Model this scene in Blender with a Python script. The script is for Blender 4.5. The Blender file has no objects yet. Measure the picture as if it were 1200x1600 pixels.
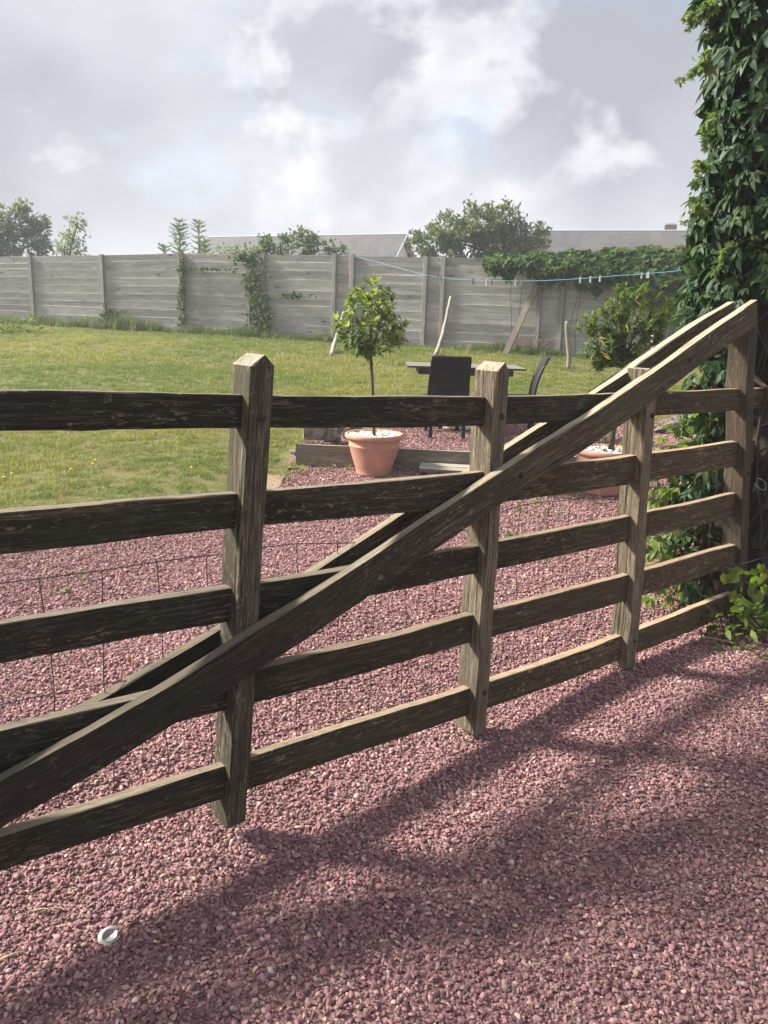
import bpy, math, random
import numpy as np
from mathutils import Matrix, Vector
rng = np.random.default_rng(7)
random.seed(7)
scn = bpy.context.scene
COL = scn.collection

# ------------------------------------------------------------------ camera
F_PX, CAM_H, PITCH, ROLL = 1200.0, 1.575, math.atan(305 / 1200), 0.03
Fv = np.array([0, math.cos(PITCH), -math.sin(PITCH)])
R0 = np.array([1.0, 0, 0]); U0 = np.array([0, math.sin(PITCH), math.cos(PITCH)])
Rv = math.cos(ROLL) * R0 + math.sin(ROLL) * U0
Uv = -math.sin(ROLL) * R0 + math.cos(ROLL) * U0
CAM = np.array([0, 0, CAM_H])
cam = bpy.data.cameras.new('camera')
cam.sensor_fit = 'VERTICAL'; cam.sensor_height = 24.0; cam.lens = 24.0 * F_PX / 1600
cam.clip_start = 0.05; cam.clip_end = 2000
camo = bpy.data.objects.new('camera', cam); COL.objects.link(camo)
camo.matrix_world = Matrix([[Rv[0], Uv[0], -Fv[0], 0], [Rv[1], Uv[1], -Fv[1], 0], [Rv[2], Uv[2], -Fv[2], CAM_H], [0, 0, 0, 1]])
scn.camera = camo

# ------------------------------------------------------------------ light
SUN_AZ, SUN_EL = math.radians(102), math.radians(35)      # azimuth the light travels to
sun = bpy.data.lights.new('sun', 'SUN'); sun.energy = 5.0; sun.angle = math.radians(9.0); sun.color = (1.0, 0.93, 0.82)
suno = bpy.data.objects.new('sun', sun); COL.objects.link(suno)
ld = Vector((math.sin(SUN_AZ) * math.cos(SUN_EL), math.cos(SUN_AZ) * math.cos(SUN_EL), -math.sin(SUN_EL)))
suno.rotation_euler = ld.to_track_quat('-Z', 'Y').to_euler()
suno.location = (-20, 0, 20)

world = bpy.data.worlds.new('World'); scn.world = world; world.use_nodes = True
wn, wl = world.node_tree.nodes, world.node_tree.links
wn.clear()
def N(nodes, t, **kw):
    n = nodes.new(t)
    for k, v in kw.items():
        if k.startswith('i_'):
            n.inputs[k[2:].replace('_', ' ')].default_value = v
        else:
            setattr(n, k, v)
    return n
def build_sky():
    out = N(wn, 'ShaderNodeOutputWorld'); bg = N(wn, 'ShaderNodeBackground'); bg.inputs['Strength'].default_value = 0.1
    sky = N(wn, 'ShaderNodeTexSky', sky_type='NISHITA', sun_disc=False, sun_elevation=SUN_EL, sun_rotation=math.radians(282))
    tc = N(wn, 'ShaderNodeTexCoord')
    mp = N(wn, 'ShaderNodeMapping'); mp.inputs['Scale'].default_value = (1.0, 1.0, 1.35); mp.inputs['Location'].default_value = SKY_OFF
    wl.new(tc.outputs['Generated'], mp.inputs['Vector'])
    def noise(v, sc, det, ro, di=0.0):
        n = N(wn, 'ShaderNodeTexNoise'); n.inputs['Scale'].default_value = sc; n.inputs['Detail'].default_value = det; n.inputs['Roughness'].default_value = ro; n.inputs['Distortion'].default_value = di
        wl.new(v, n.inputs['Vector']); return n
    def ramp(v, *st):
        n = N(wn, 'ShaderNodeValToRGB')
        for i, (p, c) in enumerate(st):
            e = n.color_ramp.elements[i] if i < 2 else n.color_ramp.elements.new(p)
            e.position = p; e.color = (*(c if isinstance(c, tuple) else (c, c, c)), 1)
        wl.new(v, n.inputs[0]); return n.outputs[0]
    def mix(f, a, b, mode='MIX'):
        n = N(wn, 'ShaderNodeMixRGB', blend_type=mode)
        for i, q in enumerate((f, a, b)):
            if isinstance(q, (int, float)): n.inputs[i].default_value = q
            else: wl.new(q, n.inputs[i])
        return n.outputs[0]
    v = mp.outputs[0]; w = noise(v, 2.2, 4, 0.55).outputs['Color']; vw = mix(0.055, v, w, 'LINEAR_LIGHT')
    # grey deck: broad soft shapes
    deck = ramp(noise(vw, 2.3, 5, 0.5).outputs['Fac'], (0.38, (2.0, 2.08, 2.36)), (0.60, (3.3, 3.38, 3.65)))
    # brighter cumulus heads in front of the deck, with crisper billowing edges
    puff = noise(vw, 3.1, 9, 0.52, 0.0).outputs['Fac']; mask = ramp(puff, (0.49, 0.0), (0.535, 1.0))
    body = ramp(noise(vw, 6.5, 6, 0.55).outputs['Fac'], (0.34, (2.75, 2.83, 3.15)), (0.62, (4.15, 4.18, 4.35)))
    cl = mix(mask, deck, body)
    # small holes of blue between the clouds
    mp2 = N(wn, 'ShaderNodeMapping'); mp2.inputs['Location'].default_value = (7.3, 2.2, 4.9); wl.new(vw, mp2.inputs['Vector'])
    hole = ramp(noise(mp2.outputs[0], 3.6, 7, 0.55).outputs['Fac'], (0.56, 0.0), (0.66, 0.7))
    blue = mix(0.55, sky.outputs[0], cl)
    wl.new(mix(hole, cl, blue), bg.inputs['Color']); wl.new(bg.outputs[0], out.inputs['Surface'])
SKY_OFF = (1.3, 7.4, 2.2)
build_sky()
scn.view_settings.view_transform = 'Standard'
try: scn.view_settings.look = 'None'
except Exception: pass
scn.view_settings.exposure = 1.3; scn.view_settings.gamma = 1.0; scn.view_settings.use_curve_mapping = False
scn.cycles.use_denoising = True
scn.cycles.max_bounces = 6; scn.cycles.diffuse_bounces = 3; scn.cycles.glossy_bounces = 2
scn.cycles.transmission_bounces = 4; scn.cycles.transparent_max_bounces = 6

# ------------------------------------------------------------------ pixels to rays, ground heights
def ray(x, y): return Fv + Rv * (x - 600) / F_PX - Uv * (y - 800) / F_PX
def ondep(x, y, Y):
    r = ray(x, y); return CAM + r * (Y / r[1])
def onz(x, y, z):
    r = ray(x, y); return CAM + r * ((z - CAM_H) / r[2])
def sstep(t):
    t = np.clip(t, 0, 1); return t * t * (3 - 2 * t)
def z_lawn(x, y):
    y = np.asarray(y, float)
    return np.interp(y, [5.0, 6.2, 17.0, 20.0, 24.0, 60, 300], [0, 0.05, 0.85, 0.95, 1.03, 1.1, 1.1]) + 0 * np.asarray(x, float)
def meet(x, y, zf):
    r = ray(x, y); t = 1.0
    for t in np.arange(0.8, 60, 0.01):
        P = CAM + r * t
        if P[2] <= zf(P[0], P[1]): return P
    return CAM + r * 60
def z_front(x, y): return 0.05 * np.maximum(0, np.asarray(y, float) - 5.5)
PLB = meet(466, 726, z_front)                                   # foot of the edging board's left end
_t = ray(463, 693); PLT = CAM + _t * (PLB[1] / _t[1])
PL_Z = PLT[2]
PRT = onz(900, 713, PL_Z)
PL_DIR = (PRT - PLT); PL_LEN = np.linalg.norm(PL_DIR[:2]); PL_DIR = PL_DIR / PL_LEN
def y_plank(x): return PLT[1] + (np.asarray(x, float) - PLT[0]) * PL_DIR[1] / PL_DIR[0]
PATIO_Z = PL_Z - 0.025
def z_gravel(x, y):
    x = np.asarray(x, float); y = np.asarray(y, float)
    f = z_front(x, y)
    side = sstep((x - PRT[0]) / 0.5)                             # right of the board the ground simply rises
    d = y - y_plank(x)
    st = (1 - side) * sstep((d - 0.03) / 0.05) + side * sstep((d + 0.6) / 1.3)
    pat = PATIO_Z + 0.046 * (y - PLT[1])
    near = sstep((y - 5.0) / 1.0) * sstep((x - (PLT[0] - 0.07)) / 0.06)
    return f * (1 - st * near) + pat * st * near
B_PX = [(-500, 872), (-200, 846), (0, 826), (200, 808), (380, 792), (432, 757), (455, 736)]
B_W = [meet(x, y, z_lawn) for x, y in B_PX]
BACK_L = meet(545, 664, lambda x, y: PATIO_Z + 0.046 * (y - PLT[1]))
BACK_R = meet(1080, 656, lambda x, y: PATIO_Z + 0.046 * (y - PLT[1]))
BX = [-30, B_W[0][0] - 2] + [p[0] for p in B_W] + [PLT[0] + 0.02, BACK_L[0], BACK_R[0], 30]
BY = [B_W[0][1] - 0.6] * 2 + [p[1] for p in B_W] + [PLT[1] + 0.05, BACK_L[1], BACK_R[1], BACK_R[1] - 2]
def y_edge(x):
    x = np.asarray(x, float)
    return np.interp(x, BX, BY) + 0.05 * np.sin(x * 7.1) + 0.03 * np.sin(x * 17.3 + 1)
def z_turf(x, y):
    x = np.asarray(x, float); y = np.asarray(y, float)
    q = np.min([np.hypot(dx, np.maximum(0, y - y_edge(x + dx))) for dx in np.linspace(0, 0.9, 10)], axis=0)   # distance from the gravel's edge
    d = sstep(q / 0.9); return z_gravel(x, y) * (1 - d) + z_lawn(x, y) * d + 0.004
def is_gravel(x, y): return np.asarray(y) < y_edge(x)
def z_at(x, y): return np.where(is_gravel(x, y), z_gravel(x, y), z_turf(x, y))
def on_gravel(x, y): return meet(x, y, lambda a, b: float(z_gravel(a, b)))
def on_lawn(x, y): return meet(x, y, lambda a, b: float(z_turf(a, b)))
# fence line
FA = ondep(45, 508, 23.4); FB = ondep(848, 553, 17.4)
FD = (FB - FA); FD[2] = 0; FLEN = np.linalg.norm(FD); FD /= FLEN
FN = np.array([FD[1], -FD[0], 0])                                # towards the camera
if FN[1] > 0: FN = -FN
def on_fence(x, y, off=0.0):
    r = ray(x, y); P0 = FA + FN * off; t = ((P0 - CAM) @ FN) / (r @ FN); P = CAM + r * t
    return P, (P - FA) @ FD
def y_fence(x): return FA[1] + (np.asarray(x, float) - FA[0]) * FD[1] / FD[0]

# ------------------------------------------------------------------ object helpers
def tag(o, label=None, cat=None, group=None, kind=None):
    if label: o['label'] = label
    if cat: o['category'] = cat
    if group: o['group'] = group
    if kind: o['kind'] = kind
    return o
def empty(name, loc=(0, 0, 0), rz=0.0):
    o = bpy.data.objects.new(name, None); o.location = loc; o.rotation_euler = (0, 0, rz)
    o.empty_display_size = 0.1; COL.objects.link(o); return o
def mesh_from(name, V, Fc, mat=None, smooth=False, attrs=None):
    V = np.asarray(V, np.float32).reshape(-1, 3)
    me = bpy.data.meshes.new(name)
    if isinstance(Fc, np.ndarray) and Fc.ndim == 2:
        n, k = Fc.shape
        me.vertices.add(len(V)); me.vertices.foreach_set('co', V.ravel())
        me.loops.add(n * k); me.loops.foreach_set('vertex_index', Fc.astype(np.int32).ravel())
        me.polygons.add(n); me.polygons.foreach_set('loop_start', np.arange(0, n * k, k, dtype=np.int32))
        me.polygons.foreach_set('loop_total', np.full(n, k, np.int32))
        me.update(calc_edges=True); me.validate()
    else:
        me.from_pydata([tuple(map(float, v)) for v in V], [], [tuple(map(int, f)) for f in Fc]); me.update()
    if smooth: me.polygons.foreach_set('use_smooth', np.ones(len(me.polygons), bool))
    if mat: me.materials.append(mat)
    for k, (t, arr) in (attrs or {}).items():
        a = me.attributes.new(k, t, 'POINT')
        a.data.foreach_set('value' if t == 'FLOAT' else 'vector', np.asarray(arr, np.float32).ravel())
    return me
def obj(name, me, parent=None, loc=None, rot=None):
    o = bpy.data.objects.new(name, me); COL.objects.link(o)
    if parent is not None: o.parent = parent
    if loc is not None: o.location = loc
    if rot is not None: o.rotation_euler = rot
    return o
class MB:
    """collects verts / faces plus a grain coordinate for each vertex"""
    def __init__(s): s.v, s.f, s.g = [], [], []
    def add(s, v, f, g=None):
        b = len(s.v); v = [tuple(map(float, q)) for q in v]; s.v += v
        s.f += [tuple(i + b for i in q) for q in f]
        s.g += [tuple(map(float, q)) for q in (g if g is not None else v)]
        return s
    def build(s, name, mat, parent=None, smooth=False, loc=None, rot=None):
        off = rng.uniform(-40, 40, 3)
        me = mesh_from(name, s.v, s.f, mat, smooth, {'grain': ('FLOAT_VECTOR', np.array(s.g) + off)})
        return obj(name, me, parent, loc, rot)
def wob(n, amp, k=6):
    """smooth 1-d noise"""
    c = rng.normal(0, 1, max(2, n // k + 2)); x = np.linspace(0, len(c) - 1.001, n); i = x.astype(int); t = sstep(x - i)
    return amp * (c[i] * (1 - t) + c[np.minimum(i + 1, len(c) - 1)] * t)
def beam(C, Vh, Th, bev=0.15, jit=0.002, mb=None, caps=True):
    """a timber: C (n,3) centre line, Vh (n,3) half-height vectors, Th (n,3) half-thickness vectors"""
    C, Vh, Th = (np.asarray(a, float) for a in (C, Vh, Th)); n = len(C)
    hh = np.linalg.norm(Vh, axis=1).mean(); th = np.linalg.norm(Th, axis=1).mean()
    b = min(hh, th) * bev; bv, bt = 1 - b / hh, 1 - b / th
    sec = [(-1, -bt), (-1, bt), (-bv, 1), (bv, 1), (1, bt), (1, -bt), (bv, -1), (-bv, -1)]
    L = np.concatenate([[0], np.cumsum(np.linalg.norm(np.diff(C, axis=0), axis=1))])
    m = mb or MB(); vs, gs = np.zeros((n, 8, 3)), np.zeros((n, 8, 3))
    up, tp = Vh / np.linalg.norm(Vh, axis=1)[:, None], Th / np.linalg.norm(Th, axis=1)[:, None]
    jt = [wob(n, jit * 0.75, 9) + wob(n, jit * 0.3, 2) for _ in range(4)]; kt = [wob(n, jit * 0.6, 4) for _ in range(4)]
    for j, (a, c) in enumerate(sec):
        q = j // 2
        vs[:, j] = C + Vh * a + Th * c + up * (jt[q] * (1 if a > 0 else -1))[:, None] + tp * kt[q][:, None] * 0.6
        gs[:, j] = np.stack([L, np.full(n, a * hh), np.full(n, c * th)], 1)
    f = []
    for i in range(n - 1):
        for j in range(8):
            k = (j + 1) % 8; f.append((i * 8 + j, i * 8 + k, i * 8 + 8 + k, i * 8 + 8 + j))
    if caps: f += [tuple(range(7, -1, -1)), tuple((n - 1) * 8 + j for j in range(8))]
    m.add(vs.reshape(-1, 3), f, gs.reshape(-1, 3)); return m
def box(mb, c, size, rot=None, bev=0.0):
    c = np.asarray(c, float); hx, hy, hz = np.asarray(size, float) / 2
    M = np.eye(3) if rot is None else np.array(rot)
    if bev <= 0:
        p = np.array([(sx * hx, sy * hy, sz * hz) for sx in (-1, 1) for sy in (-1, 1) for sz in (-1, 1)])
        mb.add(p @ M.T + c, [(0, 1, 3, 2), (4, 6, 7, 5), (0, 4, 5, 1), (2, 3, 7, 6), (0, 2, 6, 4), (1, 5, 7, 3)], p); return mb
    n = 2; X = np.linspace(-hx, hx, n)
    Cn = np.stack([X, 0 * X, 0 * X], 1) @ M.T + c
    return beam(Cn, np.tile(M[:, 2] * hz, (n, 1)), np.tile(M[:, 1] * hy, (n, 1)), bev, 0.0, mb)
def tube(P, R, seg=6, mb=None, caps=True):
    P = np.asarray(P, float); n = len(P); R = np.broadcast_to(np.asarray(R, float), (n,))
    T = np.gradient(P, axis=0); T /= np.linalg.norm(T, axis=1)[:, None] + 1e-9
    a = np.where(np.abs(T[:, 2:3]) > 0.9, [[1.0, 0, 0]], [[0, 0, 1.0]]); S = np.cross(T, a); S /= np.linalg.norm(S, axis=1)[:, None]
    B = np.cross(T, S); m = mb or MB(); th = np.linspace(0, 2 * np.pi, seg, endpoint=False)
    V = P[:, None] + R[:, None, None] * (np.cos(th)[None, :, None] * S[:, None] + np.sin(th)[None, :, None] * B[:, None])
    L = np.concatenate([[0], np.cumsum(np.linalg.norm(np.diff(P, axis=0), axis=1))])
    G = np.stack([np.repeat(L[:, None], seg, 1), R[:, None] * np.cos(th), R[:, None] * np.sin(th)], 2)
    f = [(i * seg + j, i * seg + (j + 1) % seg, i * seg + seg + (j + 1) % seg, i * seg + seg + j) for i in range(n - 1) for j in range(seg)]
    if caps: f += [tuple(range(seg - 1, -1, -1)), tuple((n - 1) * seg + j for j in range(seg))]
    m.add(V.reshape(-1, 3), f, G.reshape(-1, 3)); return m
def lathe(prof, seg=40, mb=None):
    m = mb or MB(); n = len(prof); th = np.linspace(0, 2 * np.pi, seg, endpoint=False)
    V = [(r * math.cos(t), r * math.sin(t), z) for r, z in prof for t in th]
    f = [(i * seg + j, i * seg + (j + 1) % seg, i * seg + seg + (j + 1) % seg, i * seg + seg + j) for i in range(n - 1) for j in range(seg)]
    m.add(V, f); return m
def stamp(protoV, protoF, mats, rnd=None):
    """one big mesh out of many placed copies: mats (n,4,4)"""
    mats = np.asarray(mats); n, k = len(mats), len(protoV)
    V = np.einsum('nij,kj->nki', mats[:, :3, :3], protoV) + mats[:, None, :3, 3]
    Fa = (np.asarray(protoF)[None] + (np.arange(n) * k)[:, None, None]).reshape(-1, np.asarray(protoF).shape[1])
    r = rng.random(n) if rnd is None else np.asarray(rnd)
    return V.reshape(-1, 3), Fa, np.repeat(r, k)
def frame(pos, zdir, up=(0, 0, 1), scale=1.0, spin=0.0):
    """matrix whose +Y points along zdir, +Z near up"""
    y = np.asarray(zdir, float); y /= np.linalg.norm(y) + 1e-9; u = np.asarray(up, float)
    x = np.cross(y, u); l = np.linalg.norm(x)
    if l < 1e-3: x = np.cross(y, [1, 0, 0.1]); l = np.linalg.norm(x)
    x /= l; z = np.cross(x, y); c, s = math.cos(spin), math.sin(spin)
    x, z = c * x + s * z, -s * x + c * z
    M = np.eye(4); M[:3, 0], M[:3, 1], M[:3, 2] = x * scale, y * scale, z * scale; M[:3, 3] = pos; return M

# ------------------------------------------------------------------ materials
class MT:
    def __init__(s, name):
        s.m = bpy.data.materials.new(name); s.m.use_nodes = True; s.n, s.l = s.m.node_tree.nodes, s.m.node_tree.links
        s.b = s.n['Principled BSDF']; s.out = s.n['Material Output']; s.b.inputs['Specular IOR Level'].default_value = 0.3
    def link(s, a, b): s.l.new(a, b); return s
    def attr(s, name='grain', out='Vector', typ='GEOMETRY'):
        n = N(s.n, 'ShaderNodeAttribute', attribute_name=name, attribute_type=typ); return n.outputs[out]
    def coord(s, o='Object'): return N(s.n, 'ShaderNodeTexCoord').outputs[o]
    def pos(s): return N(s.n, 'ShaderNodeNewGeometry').outputs['Position']
    def map(s, v, scale=(1, 1, 1), loc=(0, 0, 0)):
        n = N(s.n, 'ShaderNodeMapping'); n.inputs['Scale'].default_value = scale; n.inputs['Location'].default_value = loc; s.l.new(v, n.inputs['Vector']); return n.outputs[0]
    def noise(s, v, scale, det=4, rough=0.55, dist=0.0):
        n = N(s.n, 'ShaderNodeTexNoise'); n.inputs['Scale'].default_value = scale; n.inputs['Detail'].default_value = det; n.inputs['Roughness'].default_value = rough
        n.inputs['Distortion'].default_value = dist; s.l.new(v, n.inputs['Vector']); return n.outputs['Fac']
    def ramp(s, v, *st):
        n = N(s.n, 'ShaderNodeValToRGB'); cr = n.color_ramp
        for i, (p, c) in enumerate(st):
            c = (c, c, c) if not isinstance(c, (tuple, list)) else c
            e = cr.elements[i] if i < 2 else cr.elements.new(p)
            e.position = p; e.color = (*c, 1)
        s.l.new(v, n.inputs[0]); return n.outputs[0]
    def mix(s, f, a, b, mode='MIX'):
        n = N(s.n, 'ShaderNodeMixRGB', blend_type=mode)
        for i, q in enumerate((f, a, b)):
            if isinstance(q, (int, float)): n.inputs[i].default_value = q if i == 0 else (q, q, q, 1)
            elif isinstance(q, tuple): n.inputs[i].default_value = (*q, 1)
            else: s.l.new(q, n.inputs[i])
        return n.outputs[0]
    def math(s, op, a, b=0.0, clamp=False):
        n = N(s.n, 'ShaderNodeMath', operation=op, use_clamp=clamp)
        for i, q in enumerate((a, b)):
            if isinstance(q, (int, float)): n.inputs[i].default_value = q
            else: s.l.new(q, n.inputs[i])
        return n.outputs[0]
    def sep(s, v):
        n = N(s.n, 'ShaderNodeSeparateXYZ'); s.l.new(v, n.inputs[0]); return n.outputs
    def base(s, c, rough=0.8):
        if isinstance(c, tuple): s.b.inputs['Base Color'].default_value = (*c, 1)
        else: s.l.new(c, s.b.inputs['Base Color'])
        if isinstance(rough, (int, float)): s.b.inputs['Roughness'].default_value = rough
        else: s.l.new(rough, s.b.inputs['Roughness'])
        return s
    def bump(s, h, strength=0.5, dist=0.004):
        n = N(s.n, 'ShaderNodeBump'); n.inputs['Strength'].default_value = strength; n.inputs['Distance'].default_value = dist
        s.l.new(h, n.inputs['Height']); s.l.new(n.outputs[0], s.b.inputs['Normal']); return s

def wood(name, dark, mid, light, lichen=(0.42, 0.43, 0.32), lich=0.25, moss=None, flake=0.45, fine=1.0, bump=0.8, split=0.66):
    m = MT(name); g = m.attr('grain')
    gr = m.map(g, (4.5, 85, 85)); n1 = m.noise(gr, 1.0 * fine, 9, 0.70, 0.9)
    gr2 = m.map(g, (14.0, 330, 330)); n2 = m.noise(gr2, 1.0 * fine, 4, 0.65, 0.5)
    pat = m.noise(m.map(g, (2.2, 9, 9)), 1.0, 5, 0.6, 0.3)
    c = m.ramp(n1, (0.30, dark), (0.5, mid), (0.72, light))
    c = m.mix(m.ramp(n2, (0.40, 0.0), (0.58, 0.75)), c, dark)
    c = m.mix(m.ramp(pat, (0.35, 0.65), (0.6, 0.0)), c, dark)
    # bare flakes where the grey skin has come off
    fl = m.noise(m.map(g, (22, 120, 120), (3, 1, 9)), 1.0, 6, 0.68, 0.8)
    fz = m.ramp(m.noise(m.map(g, (2.5, 8, 8), (6, 2, 1)), 1.0, 3), (0.42, 0.15), (0.62, 1.0))
    c = m.mix(m.math('MULTIPLY', m.ramp(fl, (0.57, 0.0), (0.615, flake)), fz), c, light)
    crack = m.noise(m.map(g, (1.5, 95, 95), (8, 5, 2)), 1.0, 3, 0.5, 0.8)
    ck = m.ramp(crack, (split, 0.0), (split + 0.04, 0.9))
    c = m.mix(ck, c, tuple(q * 0.35 for q in dark))
    if moss:
        mo = m.noise(m.map(g, (2.0, 6, 6), (1, 7, 4)), 1.0, 4, 0.6)
        c = m.mix(m.ramp(mo, (0.45, 0.0), (0.68, 0.6)), c, moss)
    geo = N(m.n, 'ShaderNodeNewGeometry'); nz = m.sep(geo.outputs['Normal'])[2]
    top = m.math('MULTIPLY', m.ramp(nz, (0.5, 0.0), (0.85, 1.0)), m.ramp(n1, (0.3, 0.35), (0.6, 0.85)))
    c = m.mix(top, c, tuple(min(1, q * 1.15 + 0.05) for q in light))          # upper faces mixed paler
    ln = m.noise(m.map(g, (26, 55, 55), (4, 4, 1)), 1.0, 7, 0.72)
    lm = m.math('MULTIPLY', m.ramp(ln, (0.585, 0.0), (0.64, 1.0)), m.ramp(m.noise(m.map(g, (1.3, 3, 3), (2, 9, 5)), 1.0, 3), (0.44, 0.12), (0.60, 1.0)))
    lm = m.math('MULTIPLY', lm, m.ramp(nz, (0.0, 0.45), (0.6, 1.0)))
    c = m.mix(m.math('MULTIPLY', lm, lich), c, lichen)
    tone = N(m.n, 'ShaderNodeObjectInfo').outputs['Random']
    c = m.mix(1.0, c, m.ramp(tone, (0.0, 0.80), (1.0, (1.12, 1.10, 1.07))), 'MULTIPLY')     # no two pieces weather alike
    m.base(c, 0.88)
    h = m.math('ADD', m.math('MULTIPLY', n1, 0.7), m.math('MULTIPLY', n2, 0.5)); h = m.math('SUBTRACT', h, m.math('MULTIPLY', ck, 0.8))
    m.bump(h, bump, 0.008); return m.m
M_RAIL = wood('weathered_rail_wood', (0.010, 0.009, 0.006), (0.026, 0.023, 0.015), (0.22, 0.175, 0.12), lich=0.7, moss=(0.020, 0.024, 0.009), flake=0.75)
M_RAIL_B = wood('shaded_brown_heel_wood', (0.045, 0.036, 0.025), (0.105, 0.082, 0.055), (0.27, 0.21, 0.145), lich=0.35, flake=0.4)
M_POST = wood('grey_upright_wood', (0.08, 0.066, 0.046), (0.26, 0.215, 0.153), (0.48, 0.41, 0.30), lich=0.6, flake=0.5, bump=1.0, split=0.60)
M_POST_M = wood('mossy_upright_wood', (0.035, 0.030, 0.020), (0.14, 0.120, 0.082), (0.46, 0.41, 0.31), lich=0.8, moss=(0.06, 0.062, 0.028), flake=0.6, bump=1.0, split=0.60)
M_BRACE = wood('brace_wood', (0.026, 0.021, 0.014), (0.070, 0.057, 0.038), (0.29, 0.24, 0.165), lich=0.75, moss=(0.04, 0.045, 0.016), flake=0.5)
def knots(mat):
    nt = mat.node_tree; b = nt.nodes['Principled BSDF']; src = b.inputs['Base Color'].links[0].from_socket
    at = nt.nodes.new('ShaderNodeAttribute'); at.attribute_name = 'grain'; mp = nt.nodes.new('ShaderNodeMapping'); mp.inputs['Scale'].default_value = (1.5, 4.0, 4.0); nt.links.new(at.outputs['Vector'], mp.inputs[0])
    vo = nt.nodes.new('ShaderNodeTexVoronoi'); vo.inputs['Scale'].default_value = 1.0; nt.links.new(mp.outputs[0], vo.inputs['Vector'])
    rp = nt.nodes.new('ShaderNodeValToRGB'); rp.color_ramp.elements[0].position = 0.06; rp.color_ramp.elements[0].color = (0.75,) * 3 + (1,); rp.color_ramp.elements[1].position = 0.16; rp.color_ramp.elements[1].color = (0, 0, 0, 1); nt.links.new(vo.outputs['Distance'], rp.inputs[0])
    mx = nt.nodes.new('ShaderNodeMixRGB'); nt.links.new(rp.outputs[0], mx.inputs[0]); nt.links.new(src, mx.inputs[1]); mx.inputs[2].default_value = (0.10, 0.095, 0.09, 1); nt.links.new(mx.outputs[0], b.inputs['Base Color']); return mat
M_FENCE = wood('silver_fence_board', (0.27, 0.265, 0.262), (0.47, 0.46, 0.45), (0.58, 0.565, 0.55), lich=0.15, flake=0.25, fine=0.22, bump=0.5)
knots(M_FENCE)
M_FPOST = wood('silver_fence_post', (0.18, 0.176, 0.172), (0.30, 0.293, 0.285), (0.42, 0.41, 0.40), lich=0.15, flake=0.2, fine=0.35, bump=0.5)
M_STICK = wood('bleached_stick_wood', (0.17, 0.145, 0.115), (0.30, 0.265, 0.215), (0.42, 0.38, 0.32), lich=0.1, flake=0.2, fine=0.5)
M_PLANK = wood('edging_board_wood', (0.12, 0.105, 0.085), (0.25, 0.225, 0.185), (0.44, 0.40, 0.34), lich=0.15, flake=0.3, fine=0.6)
M_BARK = wood('bark', (0.05, 0.04, 0.03), (0.12, 0.10, 0.075), (0.22, 0.19, 0.15), lich=0.3, flake=0.2, fine=0.6)
M_VINE = wood('vine_stem', (0.035, 0.026, 0.018), (0.085, 0.066, 0.045), (0.17, 0.14, 0.10), lich=0.1, flake=0.2)

def plain(name, col, rough=0.6, var=0.12, scale=20, bump=0.0, metal=0.0, spec=0.3):
    m = MT(name); n = m.noise(m.coord(), scale, 5, 0.6)
    d, l = tuple(q * (1 - var) for q in col), tuple(min(1, q * (1 + var)) for q in col)
    m.base(m.ramp(n, (0.3, d), (0.7, l)), rough); m.b.inputs['Metallic'].default_value = metal; m.b.inputs['Specular IOR Level'].default_value = spec
    if bump: m.bump(n, bump, 0.004 if scale > 6 else 0.05)
    return m.m
M_WIRE = plain('rusty_wire', (0.09, 0.085, 0.085), 0.6, 0.3, 40, metal=0.4)
M_BOLT = plain('rusty_bolt', (0.035, 0.026, 0.02), 0.75, 0.35, 60, 0.4)
def terracotta():
    m = MT('terracotta_plastic'); v = m.coord(); n = m.noise(v, 7, 5, 0.6); n2 = m.noise(m.map(v, (30, 30, 4)), 1, 4, 0.6)
    c = m.ramp(n, (0.3, (0.40, 0.205, 0.14)), (0.7, (0.49, 0.265, 0.19)))
    c = m.mix(m.ramp(n2, (0.50, 0.0), (0.72, 0.34)), c, (0.56, 0.40, 0.32))
    z = m.sep(v)[2]; dirt = m.math('MULTIPLY', m.ramp(z, (0.0, 0.7), (0.12, 0.0)), m.ramp(m.noise(v, 14, 5), (0.4, 0.2), (0.6, 1.0)))
    m.base(m.mix(dirt, c, (0.22, 0.13, 0.10)), 0.55); m.bump(n, 0.15, 0.003); return m.m
M_TERRA = terracotta()
M_PEBBLE = plain('white_pebble', (0.74, 0.72, 0.67), 0.6, 0.12, 15, 0.2)
M_SOIL = plain('dark_soil', (0.05, 0.038, 0.028), 0.95, 0.5, 40, 0.8)
M_ROCK = plain('grey_field_stone', (0.17, 0.16, 0.14), 0.9, 0.6, 5, 1.0)
M_ROPE = plain('blue_rope', (0.07, 0.22, 0.33), 0.6, 0.15, 60)
M_PEG = plain('peg_plastic', (0.30, 0.31, 0.32), 0.5, 0.2, 30)
M_PEGD = plain('peg_wood', (0.12, 0.10, 0.08), 0.7, 0.3, 30)
M_FRAME = plain('black_chair_frame', (0.017, 0.018, 0.020), 0.5, 0.2, 30)
M_TABLE = wood('table_slat_wood', (0.05, 0.045, 0.04), (0.11, 0.10, 0.09), (0.22, 0.20, 0.18), lich=0.0, flake=0.2)
M_WHITE = plain('white_plastic', (0.72, 0.72, 0.70), 0.5, 0.08, 12)
M_CLEAR = MT('clear_plastic').base((0.25, 0.26, 0.27), 0.5).m
M_CLEAR.node_tree.nodes['Principled BSDF'].inputs['Transmission Weight'].default_value = 0.75
M_STRAW = plain('dry_straw', (0.50, 0.40, 0.22), 0.8, 0.25, 30)
M_RENDER = plain('pale_house_render', (0.55, 0.53, 0.49), 0.9, 0.1, 3, 0.2)
M_PALE = plain('white_bargeboard', (0.45, 0.48, 0.53), 0.6, 0.06, 4)
M_BRICKP = plain('dark_pillar_masonry', (0.045, 0.038, 0.03), 0.95, 0.4, 9, 1.0)
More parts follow.
